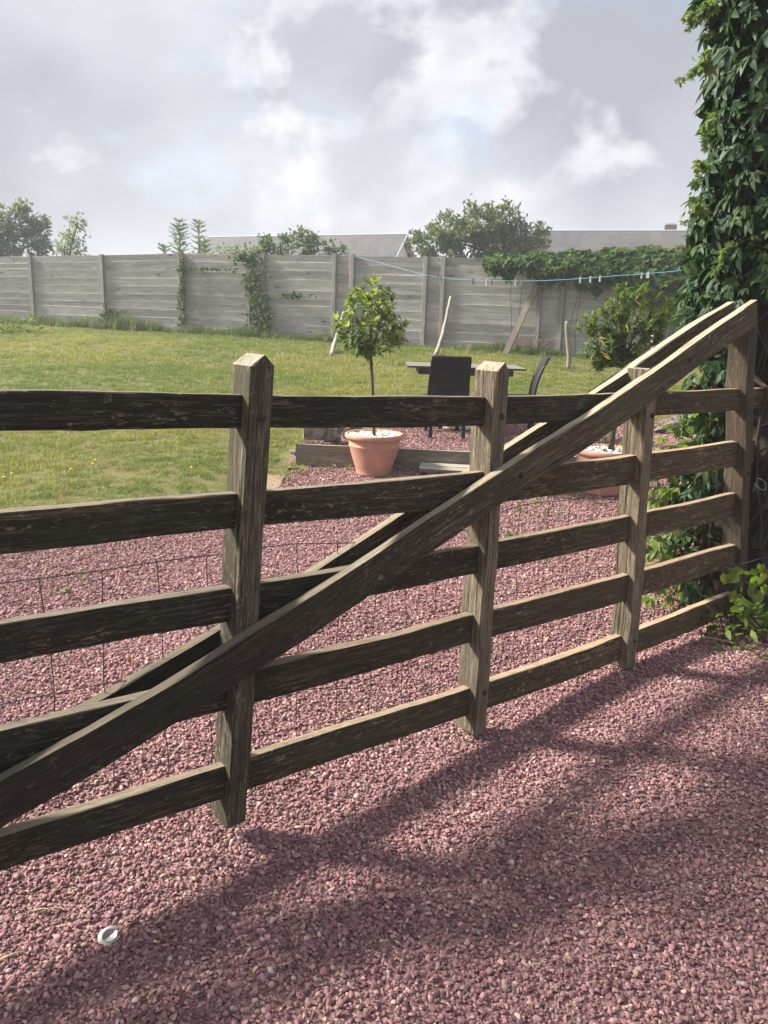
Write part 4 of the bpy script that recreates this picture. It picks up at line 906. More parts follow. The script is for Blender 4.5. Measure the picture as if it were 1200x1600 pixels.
# ================================================================== EDGING BOARD, STEP, STONES
def edging():
    n = 26; t = np.linspace(0, 1, n); P0, P1 = PLT.copy(), PRT.copy(); L = PL_LEN; nrm = np.array([PL_DIR[1], -PL_DIR[0], 0])
    zb = float(z_front(PLB[0], PLB[1])) - 0.04; o = empty('edging_board', (P0[0], P0[1], zb)); O = np.array(o.location)
    C = P0[None] + (P1 - P0)[None] * t[:, None]; C[:, 2] = (PL_Z + zb) / 2
    beam(C - O, np.tile([0, 0, (PL_Z - zb) / 2], (n, 1)), np.tile(-nrm * 0.022, (n, 1)), 0.12, 0.004).build('board', M_PLANK, o)
    for q in (0.04, 0.5, 0.96):
        m = MB(); p = C[int(q * (n - 1))] - O - nrm * 0.05; box(m, p + np.array([0, 0, -0.03]), (0.05, 0.05, (PL_Z - zb) * 0.9), None, 0.1); m.build('peg', M_PLANK, o)
    tag(o, 'long grey timber edging board holding back the patio gravel', 'edging board')
edging()
def step():
    c = on_gravel(735, 752); o = empty('wooden_step', tuple(c)); tag(o, 'low weathered wooden step lying before the edging board', 'step')
    a, b = on_gravel(655, 746), on_gravel(850, 760); dx = (b - a); L = np.linalg.norm(dx[:2]); dx /= np.linalg.norm(dx); ang = math.atan2(PL_DIR[1], PL_DIR[0]); o.rotation_euler = (0, 0, ang)
    for k, y in enumerate((-0.005, 0.165)):
        n = 12; t = np.linspace(-L / 2, L / 2, n) ; beam(np.stack([t + 0.10, np.full(n, y), np.full(n, 0.098)], 1), np.tile([0, 0, 0.016], (n, 1)), np.tile([0, 0.078, 0], (n, 1)), 0.15, 0.0025).build('tread', M_PLANK, o)
    for x in (-L / 2 + 0.22, L / 2 - 0.02):
        m = MB(); box(m, (x, 0.08, 0.035), (0.09, 0.30, 0.09), None, 0.1); m.build('support', M_PLANK, o)
step()
def rock(px, py, size, label, zf=on_gravel, asp=(1, 0.8, 0.8), seed=0, up=0.3):
    P = zf(px, py); size *= 1.5; me = rock_mesh('field_stone', M_ROCK, 4, 0.05, 1.3, 300 + seed, 22); o = obj('field_stone', me, None, tuple(P + np.array([0, 0, size * asp[2] * up])), (rng.uniform(-.2, .2), rng.uniform(-.2, .2), rng.uniform(0, 6))); o.scale = tuple(size * np.array(asp)); tag(o, label, 'stone', 'stones edging the patio'); return o
rock(486, 694, 0.34, 'large pointed grey stone standing at the end of the edging board', seed=1, asp=(1, 0.75, 1.0))
rock(507, 690, 0.24, 'upright narrow grey stone tucked behind the pointed stone', seed=2, asp=(0.6, 0.6, 1.1))
rock(521, 694, 0.24, 'squat brown-grey stone nearest the edging board beside the pot', seed=3)
rock(531, 684, 0.20, 'small dark notched stone in the row behind the terracotta pot', seed=4, asp=(0.8, 0.6, 1))
rock(549, 676, 0.26, 'low mossy stone behind the rim of the terracotta pot', seed=5, asp=(1.2, 0.7, 0.6))
rock(975, 668, 0.26, 'pale blocky stone behind the shrubby potted tree', seed=6, asp=(1, 0.8, 0.9))
rock(995, 665, 0.22, 'dark small stone next to the pale blocky stone', seed=7)
rock(1052, 671, 0.34, 'flat pale stone slab at the grass edge beside the creeper', seed=8, asp=(1.3, 0.7, 0.35))
rock(1060, 664, 0.26, 'rounded grey stone set above the flat slab', seed=9, asp=(1.2, 0.8, 0.6))
rock(1036, 676, 0.18, 'small stone at the end of the flat slab', seed=10, asp=(1.1, 0.8, 0.6))
rock(458, 713, 0.13, 'small pale stone against the outer end of the edging board', seed=11)

# ================================================================== POTTED TREES
def pot(name, label, px_base, py_base, rim_px, h_px, zf=on_gravel, cat='flower pot'):
    P = zf(px_base, py_base); sc = P[1] / F_PX * 1.0; R = rim_px * sc / 2; Hh = h_px * sc * 1.03
    P = P + np.array([0, R * 0.56, 0]); P[2] = float(z_gravel(P[0], P[1])); o = empty(name, tuple(P)); tag(o, label, cat)
    b = R * 0.585; u = R * 0.85; pr = [(0.0, 0.004), (b * 0.9, 0.0), (b, 0.006), (b * 1.03, Hh * 0.06), (b * 1.02, Hh * 0.075), (b * 1.10, Hh * 0.2), (u * 0.93, Hh * 0.52), (u * 0.985, Hh * 0.66), (u * 1.02, Hh * 0.70), (u * 1.03, Hh * 0.72), (u * 1.0, Hh * 0.735), (u * 1.05, Hh * 0.86), (u * 1.06, Hh * 0.88)]
    lathe(pr, 56).build('body', M_TERRA, o, True)
    rm = [(u * 1.05, Hh * 0.875), (R * 0.98, Hh * 0.885), (R, Hh * 0.91), (R * 1.0, Hh * 0.955), (R * 0.985, Hh * 0.985), (R * 0.95, Hh), (R * 0.90, Hh * 0.99), (R * 0.87, Hh * 0.96), (R * 0.84, Hh * 0.85), (R * 0.80, Hh * 0.70)]
    lathe(rm, 56).build('rim', M_TERRA, o, True)
    m = MB(); lathe([(0, Hh * 0.90), (R * 0.5, Hh * 0.895), (R * 0.86, Hh * 0.87)], 40, m); m.build('soil', M_SOIL, o, True)
    return P, R, Hh
def pebbles(P, R, Hh, cnt, label, group, s0):
    mes = [rock_mesh('pebble', M_PEBBLE, 2, 0.05, 0.9, 500 + i, 0, True) for i in range(4)]; k = 0; tries = 0; put = []
    while k < cnt and tries < 4000:
        tries += 1; a = rng.uniform(0, 6.28); r = R * 0.83 * math.sqrt(rng.random()); q = np.array([r * math.cos(a), r * math.sin(a)])
        if r < 0.035 or any(np.linalg.norm(q - w) < s0 * 0.60 for w in put): continue
        put.append(q); s = s0 * rng.uniform(0.75, 1.25); o = obj('pebble', mes[k % 4], None, tuple(P + np.array([q[0], q[1], Hh * 0.885 + s * 0.30])), (rng.uniform(-.4, .4), rng.uniform(-.4, .4), rng.uniform(0, 6))); o.scale = (s, s, s); tag(o, label, 'pebble', group); k += 1
def branchy(o, P0, ends, mat, r0, r1, name='branch'):
    for e in ends:
        n = 7; t = np.linspace(0, 1, n)[:, None]; mid = (P0 + e) / 2 + rng.normal(0, 0.015, 3); C = P0 * (1 - t) ** 2 + 2 * mid * t * (1 - t) + e * t ** 2; tube(C, np.linspace(r0, r1, n), 5).build(name, mat, o)
def bay_tree():
    P, R, Hh = pot('plant_pot', 'terracotta pot with white pebbles around the slim stem of the round-headed tree', 583, 748, 95, 66)
    pebbles(P, R, Hh, 85, 'white pebble in the pot of the round-headed slim-stemmed tree', 'pebbles under the round-headed tree', 0.052)
    o = empty('bay_tree', tuple(P + np.array([0, 0, Hh * 0.86]))); O = np.array(o.location); tag(o, 'small round-headed tree with bright shoots on a slim bare stem', 'tree')
    Yc = P[1]; top = ondep(579, 553, Yc) - O; n = 14; t = np.linspace(0, 1, n); tube(np.stack([top[0] * t + wob(n, 0.004, 5), wob(n, 0.004, 5), top[2] * t], 1), np.linspace(0.0165, 0.014, n), 8).build('trunk', M_BARK, o, True)
    # outline of the head in the picture, turned into a solid of revolution about the stem
    prof = np.array([(438, 582, 6), (455, 582, 30), (470, 578, 38), (490, 576, 44), (505, 577, 54), (520, 577, 55), (535, 578, 50), (548, 580, 34), (556, 580, 10)], float); k = Yc / F_PX
    leafs, tips, ends = [], [], []
    while len(ends) < 140:
        y = rng.uniform(440, 553); cx, rr = np.interp(y, prof[:, 0], prof[:, 1]), np.interp(y, prof[:, 0], prof[:, 2]) * k; a = rng.uniform(0, 6.28); u = rng.uniform(0.35, 1.0) ** 0.55 * rng.uniform(0.88, 1.12)
        c = ondep(cx, y, Yc) - O; q = np.array([c[0] + rr * u * math.cos(a), rr * u * math.sin(a), c[2]])
        if any(np.linalg.norm(q - e) < 0.036 for e in ends): continue
        ends.append(q)
    core = top + np.array([0, 0, 0.06]); branchy(o, core - np.array([0, 0, 0.05]), ends[:26], M_BARK, 0.005, 0.002); tube(np.stack([np.full(6, top[0]), np.zeros(6), top[2] + np.linspace(0, 0.5, 6)], 1), np.linspace(0.013, 0.004, 6), 6).build('branch', M_BARK, o)
    for q in ends:
        out = q - core; out /= np.linalg.norm(out) + 1e-6; ax = out * 0.6 + np.array([0, 0, 0.8]); ax /= np.linalg.norm(ax); hi = (q[2] - top[2]) / 0.75
        young = rng.random() < 0.28 + 0.55 * max(0, hi)
        for j in range(11):
            a = j * 2.4; e = rng.uniform(0.1, 1.1) if young else rng.uniform(-0.3, 0.7); b1 = np.cross(ax, [1, 0.2, 0]); b1 /= np.linalg.norm(b1); b2 = np.cross(ax, b1)
            d = ax * e + (b1 * math.cos(a) + b2 * math.sin(a)) * 0.8; pos = q - ax * 0.05 * (1 - j / 11) + ax * 0.03; (tips if (young and j > 3) else leafs).append(frame(pos, d, ax, rng.uniform(0.7, 1.15), 0))
    pr = [leaf_strip(0.078, 0.033, 3, 0.22, 0.12), leaf_strip(0.072, 0.030, 3, 0.3, -0.05)]
    leafs, tips = np.array(leafs), np.array(tips); y = leafs[:, 1, 3]; order = np.argsort(y); leaves_as_parts(pr, leafs[order[:190]], M_BAY, o); leaves_as_parts(pr, tips[np.argsort(tips[:, 1, 3])[:110]], M_BAYTIP, o, 'young_leaf')
    foliage('foliage', pr[0], leafs[order[190:]], M_BAY, o); foliage('young_foliage', pr[1], tips[np.argsort(tips[:, 1, 3])[110:]], M_BAYTIP, o)
bay_tree()
def shrub_tree():
    P, R, Hh = pot('plant_pot', 'terracotta pot heaped with white pebbles under the dark shrubby tree', 947, 778, 98, 72)
    pebbles(P, R, Hh, 72, 'white pebble in the pot of the dark shrubby tree', 'pebbles under the shrubby tree', 0.060)
    o = empty('shrub_tree', tuple(P + np.array([0, 0, Hh * 0.86]))); O = np.array(o.location); tag(o, 'dark irregular shrubby tree with a crooked trunk in a pot', 'tree')
    Yc = P[1]; pts = np.array([ondep(x, y, Yc) - O for x, y in ((955, 700), (958, 672), (962, 640), (968, 610), (973, 580), (975, 566))]); pts[0] = (pts[0][0], 0, 0); tube(pts, [0.030, 0.026, 0.022, 0.02, 0.018, 0.016], 8).build('trunk', M_BARK, o, True)
    top = pts[-1]; k = Yc / F_PX
    lobes = [(985, 462, 26, 20), (955, 490, 30, 22), (930, 508, 20, 16), (1005, 500, 36, 30), (975, 520, 40, 24), (948, 540, 30, 20), (1020, 525, 22, 22), (985, 555, 40, 14), (1035, 490, 16, 20), (940, 562, 18, 10)]
    ends, leafs = [], []
    for (x, y, sx, sy) in lobes:
        for _ in range(19):
            a, b = rng.normal(0, 0.55, 2); q = ondep(x + sx * a, y + sy * b, Yc + rng.normal(0, 0.45) * sx * k * 1.2) - O; ends.append(q)
    branchy(o, top - np.array([0, 0, 0.02]), [e for e in ends[::9]], M_BARK, 0.008, 0.0025); branchy(o, (top + pts[-2]) / 2, [e for e in ends[2::30]], M_BARK, 0.010, 0.003)
    for q in ends:
        out = q - (top + np.array([0, 0, 0.1])); out /= np.linalg.norm(out) + 1e-6; ax = out * 0.7 + np.array([0, 0, 0.6]) + rng.normal(0, 0.2, 3); ax /= np.linalg.norm(ax); b1 = np.cross(ax, [1, 0.2, 0.1]); b1 /= np.linalg.norm(b1); b2 = np.cross(ax, b1)
        for j in range(12):
            a = j * 2.4 + rng.normal(0, 0.3); d = ax * rng.uniform(0.1, 1.0) + (b1 * math.cos(a) + b2 * math.sin(a)) * 0.75; leafs.append(frame(q - ax * 0.09 * (1 - j / 12), d, ax, rng.uniform(0.65, 1.15), 0))
    pr = [leaf_strip(0.074, 0.024, 3, 0.25, 0.1), leaf_strip(0.068, 0.021, 3, 0.3, -0.08)]; leafs = np.array(leafs); order = np.argsort(leafs[:, 1, 3]); leaves_as_parts(pr, leafs[order[:285]], M_SHRUB, o); foliage('foliage', pr[0], leafs[order[285:]], M_SHRUB, o)
    Ms = []
    for x, y in ((937, 530), (938, 549), (945, 552), (1028, 538), (978, 507), (943, 556), (992, 470), (935, 528)): Ms.append(frame(ondep(x, y, Yc - 0.3) - O, np.array([0.8, -0.3, -0.3]) + rng.normal(0, 0.3, 3), (0, -0.5, 1), 1.05, 0))
    leaves_as_parts([leaf_strip(0.066, 0.024, 3)], Ms, M_YELLOW, o, 'yellow_leaf')
    # a little green plant sharing the pot
    u = empty('pot_plant', tuple(P + np.array([0.02, -0.05, Hh * 0.9]))); tag(u, 'small leafy green seedling sharing the pot with the shrubby tree', 'plant'); Ms = []
    for j in range(70):
        a = rng.uniform(0, 6.28); r = 0.17 * math.sqrt(rng.random()); Ms.append(frame((r * math.cos(a) * 1.15, r * math.sin(a) * 0.6 + 0.05, rng.uniform(0.04, 0.15)), (math.cos(a), math.sin(a), rng.uniform(-0.2, 0.8)), (0, 0, 1), rng.uniform(0.6, 1.1), 0))
    m = MB(); [tube(np.array([(0.3 * M[0, 3], 0.3 * M[1, 3], -0.02), M[:3, 3]]), 0.0015, 4, m) for M in Ms[::6]]; m.build('stem', M_VINE, u); leaves_as_parts([leaf_strip(0.05, 0.022, 3)], Ms, M_SHRUB, u)
shrub_tree()

# ================================================================== PATIO FURNITURE
def rz(a): c, s = math.cos(a), math.sin(a); return np.array([[c, -s, 0], [s, c, 0], [0, 0, 1]])
def chair(label, px, py, ang):
    P = on_gravel(px, py); o = empty('rattan_chair', tuple(P), ang); tag(o, label, 'chair')   # local: sitter faces +y, back at -y
    W = 0.405; sy = 0.44; zs = 0.43
    for sx in (-1, 1):
        n = 6; t = np.linspace(0, 1, n); C = np.stack([np.full(n, sx * (W / 2 - 0.025)), 0.02 - 0.05 * (1 - t), zs * t], 1); beam(C, np.tile([0, 0.019, 0], (n, 1)), np.tile([0.019, 0, 0], (n, 1)), 0.2, 0.0).build('leg', M_WICKER, o)
        C = np.stack([np.full(n, sx * (W / 2 - 0.025)), sy - 0.03 + 0.02 * (1 - t), zs * t], 1); beam(C, np.tile([0, 0.019, 0], (n, 1)), np.tile([0.019, 0, 0], (n, 1)), 0.2, 0.0).build('leg', M_WICKER, o)
    m = MB(); n = 10; t = np.linspace(0, 1, n); C = np.stack([0 * t, sy * t + 0.005, zs + 0.012 * np.sin(t * 3.14) * -1 - 0.02 * t ** 6], 1); beam(C, np.tile([0, 0, 0.022], (n, 1)), np.tile([W / 2 + 0.015, 0, 0], (n, 1)), 0.6, 0.0, m); m.build('seat', M_WICKER, o)
    # curved woven back
    nx, nz = 9, 14; V = []; th = 0.012
    for side in (-1, 1):
        for k in range(nz):
            tz = k / (nz - 1); z = zs + 0.435 * tz; y0 = 0.0 - 0.03 * tz - 0.10 * tz ** 2.2
            for i in range(nx):
                u = i / (nx - 1) * 2 - 1; V.append((u * (W / 2 + 0.012 - 0.018 * tz), y0 + 0.012 * (1 - u * u) * -1 + side * th, z))
    q = nx * nz; f = []
    for k in range(nz - 1):
        for i in range(nx - 1):
            a = k * nx + i; f.append((a, a + 1, a + nx + 1, a + nx)); f.append((q + a, q + a + nx, q + a + nx + 1, q + a + 1))
    for k in range(nz - 1): a, b = k * nx, k * nx + nx - 1; f += [(a, a + nx, q + a + nx, q + a), (b, q + b, q + b + nx, b + nx)]
    for i in range(nx - 1): a, b = i, (nz - 1) * nx + i; f += [(a, q + a, q + a + 1, a + 1), (b, b + 1, q + b + 1, q + b)]
    m = MB(); m.add(V, f); back = m.build('backrest', M_WICKER, o)
    rim = []; 
    for k in range(nz): v = V[k * nx]; rim.append((v[0], v[1] + th, v[2]))
    for i in range(1, nx): v = V[(nz - 1) * nx + i]; rim.append((v[0], v[1] + th, v[2]))
    for k in range(nz - 2, -1, -1): v = V[k * nx + nx - 1]; rim.append((v[0], v[1] + th, v[2]))
    tube(rim, 0.015, 6).build('rim', M_FRAME, back)
    return P
CH1 = chair('black woven rattan chair with its back turned to the gate', 697, 685, 0.06)
def table():
    P = on_gravel(722, 672); P = P + np.array([0, 0.25, 0]); P[2] = float(z_gravel(P[0], P[1])); o = empty('garden_table', tuple(P), 0.02); tag(o, 'weathered slatted garden table behind the black rattan chairs', 'table')
    T = ondep(722, 575, P[1] - 0.35); zt = T[2] - P[2]; W = 1.32; D = 0.75
    for k in range(8):
        y = -D / 2 + (k + 0.5) * D / 8; m = MB(); box(m, (0, y, zt), (W, D / 8 - 0.012, 0.022), None, 0.15); m.build('slat', M_TABLE, o)
    for y in (-D / 2 + 0.06, D / 2 - 0.06):
        m = MB(); box(m, (0, y, zt - 0.048), (W * 0.78, 0.025, 0.07), None, 0.1); m.build('apron', M_TABLE, o)
    for sx in (-1, 1):
        m = MB(); box(m, (sx * W * 0.39, 0, zt - 0.048), (0.025, D - 0.12, 0.07), None, 0.1); m.build('apron', M_TABLE, o)
        for sy in (-1, 1): m = MB(); box(m, (sx * W * 0.20, sy * (D / 2 - 0.07), zt / 2 - 0.01), (0.05, 0.045, zt - 0.02), None, 0.1); m.build('leg', M_TABLE, o)
        m = MB(); box(m, (sx * W * 0.20, 0, 0.12), (0.04, D - 0.1, 0.05), None, 0.1); m.build('stretcher', M_STICK, o)
    m = MB(); box(m, (0, -0.1, 0.12), (W * 0.40, 0.06, 0.04), None, 0.1); m.build('stretcher', M_STICK, o)
    b = empty('parasol_base', tuple(P + np.array([0.02, -0.1, 0]))); tag(b, 'white plastic parasol base under the slatted table', 'parasol base')
    lathe([(0, 0.085), (0.03, 0.085), (0.20, 0.06), (0.23, 0.045), (0.235, 0.0), (0.0, 0.0)], 28).build('foot', M_WHITE, b, True); lathe([(0.028, 0.07), (0.028, 0.24), (0.02, 0.245)], 12).build('socket', M_WHITE, b, True)
table()
chair('black woven rattan chair seen edge-on at the end of the table', 826, 682, 1.50)

# ================================================================== SMALL THINGS ON THE GRAVEL
def weeds():
    pr = leaf_strip(0.045, 0.016, 3)
    spots = [(842, 790, .05), (868, 780, .05), (810, 800, .04), (858, 806, .05), (836, 812, .04), (905, 778, .07), (920, 765, .06), (965, 770, .06), (935, 790, .04), (800, 842, .04), (880, 800, .03)]
    for i, (x, y, s) in enumerate(spots): small_plant('weed', 'small green weed sprouting through gravel near the shrubby tree', x, y, s, s * 0.8, int(260 * s) + 4, M_SHRUB if i % 2 else M_YOUNG, pr, 'weeds in the gravel near the shrubby tree')
    for i, (x, y, s) in enumerate([(450, 752, .08), (475, 742, .07), (462, 736, .06), (505, 738, .06), (520, 731, .05), (492, 728, .08), (540, 735, .04)]): small_plant('weed', 'small green weed along the foot of the edging board', x, y, s, s * 0.9, int(240 * s) + 4, M_SHRUB if i % 2 else M_YOUNG, pr, 'weeds at the foot of the edging board')
    for i, (x, y, s) in enumerate([(90, 925, .03), (125, 905, .02), (1150, 1010, .03), (1185, 1020, .05), (1130, 1018, .04), (140, 790, .05)]): small_plant('weed', 'tiny green weed tuft alone in the open gravel', x, y, s, s * 0.5, 12, M_SHRUB, pr, 'lone weeds in the gravel')
weeds()
def dandelions():
    for x, y in ((8, 758), (20, 752), (146, 736), (150, 730), (112, 745), (300, 742)):
        P = on_lawn(x, y); o = empty('dandelion', tuple(P)); tag(o, 'tiny yellow dandelion flower in the lawn', 'flower', 'dandelions in the lawn'); tube(np.array([(0, 0, 0), (0.004, 0, 0.035), (0, 0, 0.07)]), 0.002, 4).build('stalk', M_YOUNG, o)
        h = lathe([(0, 0.008), (0.010, 0.006), (0.015, 0.0), (0.008, -0.006)], 10).build('flower_head', M_DANDY, o); h.location = (0, 0, 0.072)
M_DANDY = plain('dandelion_yellow', (0.75, 0.50, 0.03), 0.7, 0.1, 40)
dandelions()
def litter():
    P = on_gravel(172, 1472); o = empty('plastic_ring', tuple(P + np.array([0, 0, 0.016])), 0.5); o.rotation_euler = (0.15, -0.1, 0.5); tag(o, 'broken clear plastic ring lying on the gravel in front of the gate', 'litter')
    m = MB(); n = 26; V, f = [], []
    for i in range(n + 1):
        a = 0.4 + 5.3 * i / n; r1, r2 = 0.019, 0.0285 + 0.0012 * math.sin(a * 6)
        for r, z in ((r1, 0.004), (r2, 0.0), (r2, 0.007), (r1, 0.008)): V.append((r * math.cos(a), r * math.sin(a) * 0.85, z + 0.003 * math.sin(a)))
    for i in range(n):
        for j in range(4): k = (j + 1) % 4; f.append((i * 4 + j, i * 4 + k, i * 4 + 4 + k, i * 4 + 4 + j))
    f += [(3, 2, 1, 0), tuple(n * 4 + j for j in range(4))]; m.add(V, f); m.build('ring', M_CLEAR, o)
    m = MB(); lathe([(0.0, 0.001), (0.012, 0.002), (0.019, 0.006)], 20, m); m.build('film', M_CLEAR, o)
    for (a, b, r, lb) in (((0, 1511), (38, 1497), 0.0032, 'thick dry straw stalk lying beside the plastic ring'), ((52, 1432), (104, 1430), 0.0022, 'long thin dry straw lying behind the plastic ring'), ((232, 1568), (248, 1556), 0.0018, 'short dry twig next to a yellow stone'), ((1095, 1000), (1150, 1012), 0.0022, 'dry straw near the pillar plants'), ((1085, 1085), (1160, 1105), 0.0016, 'thin dry straw on the far gravel'), ((285, 1262), (318, 1272), 0.002, 'bent dry straw under the lowest rail'), ((110, 1084), (128, 1088), 0.003, 'pale straw bit behind the gate')):
        A, B = on_gravel(*a), on_gravel(*b); n = 7; t = np.linspace(0, 1, n)[:, None]; C = A + (B - A) * t + np.array([0, 0, 0.019]) + np.array([0, 0, 0.006]) * np.sin(t * 3); C[:, :2] += wob(n, 0.002, 2)[:, None]
        m = tube(C - A, np.linspace(r, r * 0.5, n), 5); o = m.build('straw', M_STRAW); o.location = tuple(A); tag(o, lb, 'straw', 'straws on the gravel')
litter()

# ================================================================== BEYOND THE FENCE
def house(name, label, ridge_a, ridge_b, Ya, Yb, depth=7.0, pitch=0.9, ridge_cap=True, gable_trim=True):
    A, B = ondep(*ridge_a, Ya), ondep(*ridge_b, Yb); zr = (A[2] + B[2]) / 2; A[2] = B[2] = zr; d = B - A; L = np.linalg.norm(d); d /= L; nb = np.array([-d[1], d[0], 0]); nb = nb if nb[1] > 0 else -nb
    zg = 1.0; half = depth / 2; ze = zr - half * pitch; o = empty(name, (A[0], A[1], zg), math.atan2(d[1], d[0])); tag(o, label, 'house')
    H, E = zr - zg, ze - zg; s = 1 if (np.cross([0, 0, 1], d) @ nb) > 0 else -1
    # walls with gables
    m = MB(); e = 0.0; m.add([(0.15, -half + .25, -0.6), (L - 0.15, -half + .25, -0.6), (L - 0.15, half - .25, -0.6), (0.15, half - .25, -0.6), (0.15, -half + .25, E + 0.1), (L - 0.15, -half + .25, E + 0.1), (L - 0.15, half - .25, E + 0.1), (0.15, half - .25, E + 0.1), (0.15, 0, H - 0.18), (L - 0.15, 0, H - 0.18)], [(0, 1, 5, 4), (2, 3, 7, 6), (1, 2, 6, 9, 5), (3, 0, 4, 8, 7)]); m.build('wall', M_RENDER, o)
    rf = None
    for sd in (-1, 1):
        m = MB(); t = 0.09; V = [(-0.12, 0, H), (L + 0.12, 0, H), (L + 0.12, sd * (half + 0.1), E - 0.09), (-0.12, sd * (half + 0.1), E - 0.09)]; V += [(x, y, z - t) for x, y, z in V]; m.add(V, [(0, 1, 2, 3), (7, 6, 5, 4), (0, 4, 5, 1), (1, 5, 6, 2), (2, 6, 7, 3), (3, 7, 4, 0)]); r_ = m.build('roof', M_SLATE, o); rf = rf or r_
    if ridge_cap: tube(np.array([(-0.12, 0, H + 0.0), (L + 0.12, 0, H + 0.0)]), 0.035, 8).build('ridge_cap', M_PALE, rf)
    if gable_trim:
        for x in (-0.16, L + 0.16):
            for sd in (-1, 1): m = MB(); beam(np.array([(x, 0, H - 0.05), (x, sd * (half + 0.1), E - 0.14)]), np.tile([0, 0, 0.065], (2, 1)), np.tile([0.02, 0, 0], (2, 1)), 0.1, 0, m); m.build('bargeboard', M_PALE, o)
    for k in range(3):
        x = L * (0.2 + 0.3 * k); wn_ = MB(); box(wn_, (x, -half + 0.23, 1.3), (0.9, 0.06, 1.1)); w_ = wn_.build('window', M_PALE, o); g = MB(); box(g, (x, -half + 0.19, 1.3), (0.76, 0.03, 0.96)); g.build('pane', M_FRAME, w_)
    return o, L, H
h1 = house('house', 'long low house with grey slate roof and a pale-edged gable behind the fence', (328, 370), (632, 366), 43, 38.5)
h2 = house('house', 'grey slate house roof with a small chimney rising above the fence creeper', (770, 362.5), (1330, 358), 37.5, 33.5, 8.5)
def chimney():
    o, L, H = h2; base = ondep(1048, 360, 35.2); lx = np.linalg.norm((base - np.array(o.location))[:2]); m = MB(); box(m, (lx, 0.25, H + 0.08), (0.5, 0.4, 0.34), None, 0.06); c = m.build('chimney', M_CHIM, o); m = MB(); box(m, (lx, 0.25, H + 0.27), (0.42, 0.34, 0.06)); m.build('chimney_cap', M_PALE, c)
    tube(np.array([(lx + 0.55, 0.2, H - 0.1), (lx + 1.15, 0.2, H + 0.75)]), 0.018, 5).build('aerial', M_WIRE, o)
chimney()
def far_tree(name, label, px, ybase, Y, lobes, mat, leaf=0.16, dens=260, cat='tree', group=None, trunk=0.12, proto=None, jitter=0.12):
    """lobes: (px x, px y, px rx, px ry) outlines of leafy masses at distance Y"""
    G = ondep(px, 500, Y); zg = float(z_lawn(0, 40)); o = empty(name, (G[0], G[1], zg)); O = np.array(o.location); tag(o, label, cat, group); k = Y / F_PX; Ms = []
    cents = [(ondep(x, y, Y) - O, rx * k, ry * k) for x, y, rx, ry in lobes]
    for c, rx, ry in cents:
        ncl = int(max(12, 58 * (rx * ry) ** 0.75))
        for _ in range(ncl):
            v = rng.normal(0, 1, 3); v /= np.linalg.norm(v); u = rng.uniform(0.15, 1.0) ** 0.5; cc = c + v * np.array([rx, rx * 0.9, ry]) * u; r_ = rng.uniform(0.10, 0.26) * min(1.0, (rx * ry) ** 0.5) + 0.06
            nl = max(10, int(dens * r_ * r_ * 3.4))
            for _ in range(nl):
                w = rng.normal(0, 0.55, 3) * r_; Ms.append(frame(cc + w * np.array([1, 1, 0.8]), v * 0.7 + rng.normal(0, 0.6, 3) + np.array([0, 0, 0.15]), np.array([-0.2, -0.5, 1]) + rng.normal(0, 0.5, 3), rng.uniform(0.6, 1.25) * leaf, 0))
    pr = proto or leaf_strip(1.0, 0.55, 2, 0.25, 0.15); foliage('crown', pr, np.array(Ms), mat, o)
    low = min(cents, key=lambda q: q[0][2])[0]; top = max(cents, key=lambda q: q[0][2])[0]; n = 8; t = np.linspace(0, 1, n)[:, None]
    tube(np.concatenate([np.zeros((1, 3)) - [0, 0, 0.3], low[None] * np.array([0.5, 0.5, 0.8]), top[None]]), [trunk, trunk * 0.8, trunk * 0.25], 8).build('trunk', M_BARK, o)
    for c, rx, ry in cents:
        tube(np.array([low * np.array([0.5, 0.5, 0.8]), (low + c) / 2 + rng.normal(0, 0.05, 3), c + np.array([0, 0, ry * 0.6])]), [trunk * 0.5, trunk * 0.3, trunk * 0.1], 5).build('limb', M_BARK, o)
    return o
far_tree('garden_tree', 'dense blue-green tree behind the end of the board fence', 35, 400, 32, [(-30, 375, 35, 40), (8, 370, 24, 42), (40, 350, 16, 32), (55, 375, 22, 30), (30, 330, 8, 16), (62, 345, 10, 20)], M_TREE_A, 0.17, 300)
far_tree('garden_tree', 'slender pale airy tree beside the dense blue-green tree', 112, 400, 31, [(108, 380, 20, 24), (112, 355, 12, 20), (122, 348, 9, 14), (98, 395, 18, 12), (128, 385, 9, 16)], M_TREE_B, 0.13, 190, trunk=0.06)
far_tree('garden_tree', 'broad rounded olive tree behind the fence between the two slate roofs', 745, 400, 29, [(680, 385, 34, 26), (700, 355, 28, 22), (745, 348, 34, 26), (785, 345, 30, 24), (815, 365, 30, 24), (830, 390, 32, 20), (740, 385, 50, 26), (780, 385, 40, 24), (655, 370, 14, 8), (845, 358, 10, 8)], M_TREE_C, 0.16, 290, trunk=0.14)
far_tree('garden_shrub', 'dense green shrub peeping over the fence before the long slate roof', 470, 400, 25, [(430, 388, 26, 18), (465, 380, 30, 20), (500, 388, 28, 18), (525, 396, 20, 12), (410, 396, 22, 10)], M_TREE_D, 0.13, 330, cat='shrub', trunk=0.08)
far_tree('garden_shrub', 'low leafy climber tops just over the fence by the ivy posts', 370, 400, 23, [(352, 394, 18, 8), (372, 392, 14, 9), (390, 396, 12, 7)], M_TREE_B, 0.11, 300, cat='shrub', trunk=0.05)
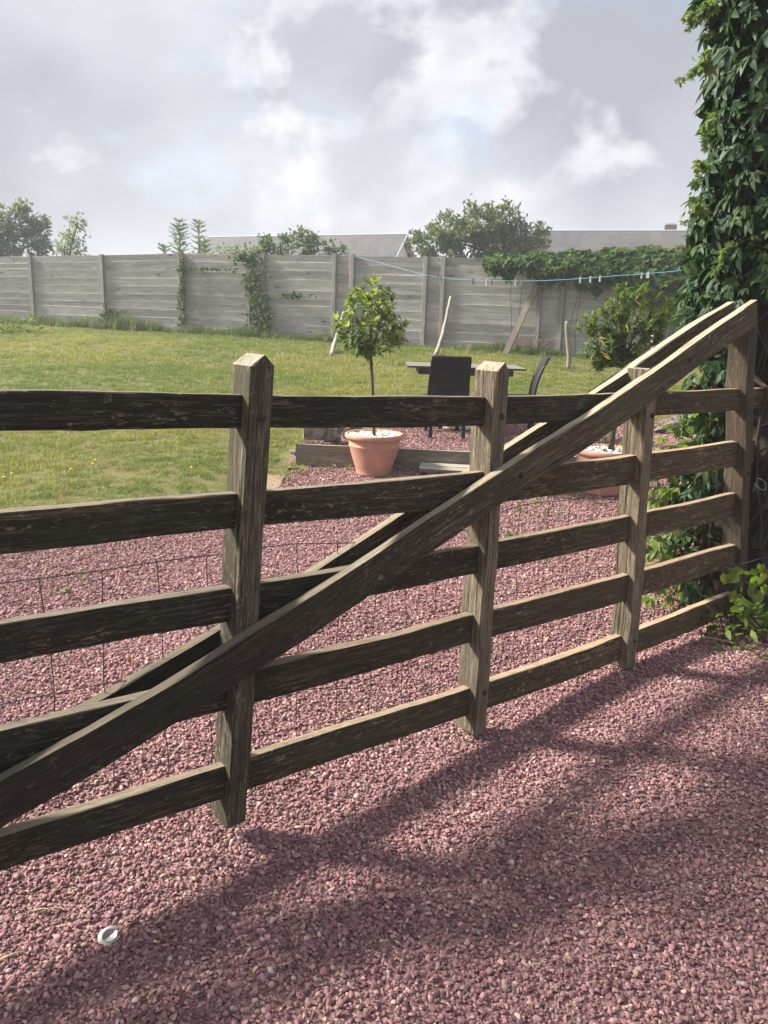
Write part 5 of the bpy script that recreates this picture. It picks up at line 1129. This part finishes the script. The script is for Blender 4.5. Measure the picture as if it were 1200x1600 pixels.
def fir(px, ytop, Y, label, wpx):
    T = ondep(px, ytop, Y); zg = float(z_lawn(0, 40)); o = empty('fir_tree', (T[0], T[1], zg)); H = T[2] - zg; tag(o, label, 'tree', 'young firs behind the fence'); k = Y / F_PX
    tube(np.array([(0, 0, -0.2), (0, 0, H * 0.6), (0, 0, H)]), [0.06, 0.04, 0.01], 6).build('trunk', M_BARK, o); Ms = []
    zz = H - 0.1; step_ = 0.14; pr = leaf_strip(1.0, 0.35, 2, 0.3, -0.15)
    while zz > 0.5:
        d = H - zz; r = min(0.12 + 0.42 * d, wpx * k)
        for a in np.arange(0, 6.28, 6.28 / 6) + rng.uniform(0, 1):
            dv = np.array([math.cos(a), math.sin(a), rng.uniform(0.2, 0.65)]) * rng.uniform(0.55, 1.1)
            for u in np.linspace(0.15, 1, max(4, int(r / 0.045))):
                Pp = np.array([0, 0, zz]) + dv * r * u
                for sg in (-1, 1): Ms.append(frame(Pp, dv + sg * np.array([-dv[1], dv[0], 0.1]) * 1.1 + rng.normal(0, 0.2, 3), (0, 0, 1), rng.uniform(0.08, 0.15), 0))
                Ms.append(frame(Pp, dv, (0, 0, 1), 0.12, 0))
        zz -= step_ * rng.uniform(0.75, 1.2); step_ = min(0.28, step_ + 0.012)
    foliage('crown', pr, np.array(Ms), M_FIR, o)
fir(280, 342, 26, 'taller feathery young fir beside a fence post', 14); fir(310, 345, 26.5, 'slimmer sparse young fir next to the taller fir', 10)
fir(256, 383, 25.5, 'small fir top barely showing over the fence', 8); fir(320, 375, 25.5, 'short bushy fir top at the gable of the long roof', 9)

# ================================================================== THE AIR
def haze():
    m = bpy.data.materials.new('thin_summer_haze'); m.use_nodes = True; n, l = m.node_tree.nodes, m.node_tree.links
    n.remove(n['Principled BSDF']); v = n.new('ShaderNodeVolumePrincipled'); v.inputs['Color'].default_value = (0.90, 0.94, 1.0, 1); v.inputs['Density'].default_value = 0.0026; v.inputs['Anisotropy'].default_value = 0.2
    l.new(v.outputs[0], n['Material Output'].inputs['Volume'])
    b = MB(); box(b, (0, 350, 4.0), (1300, 1200, 13.0)); o = obj('haze', mesh_from('haze', b.v, b.f, m)); tag(o, kind='stuff'); o['label'] = 'thin pale summer haze in the air'
haze()
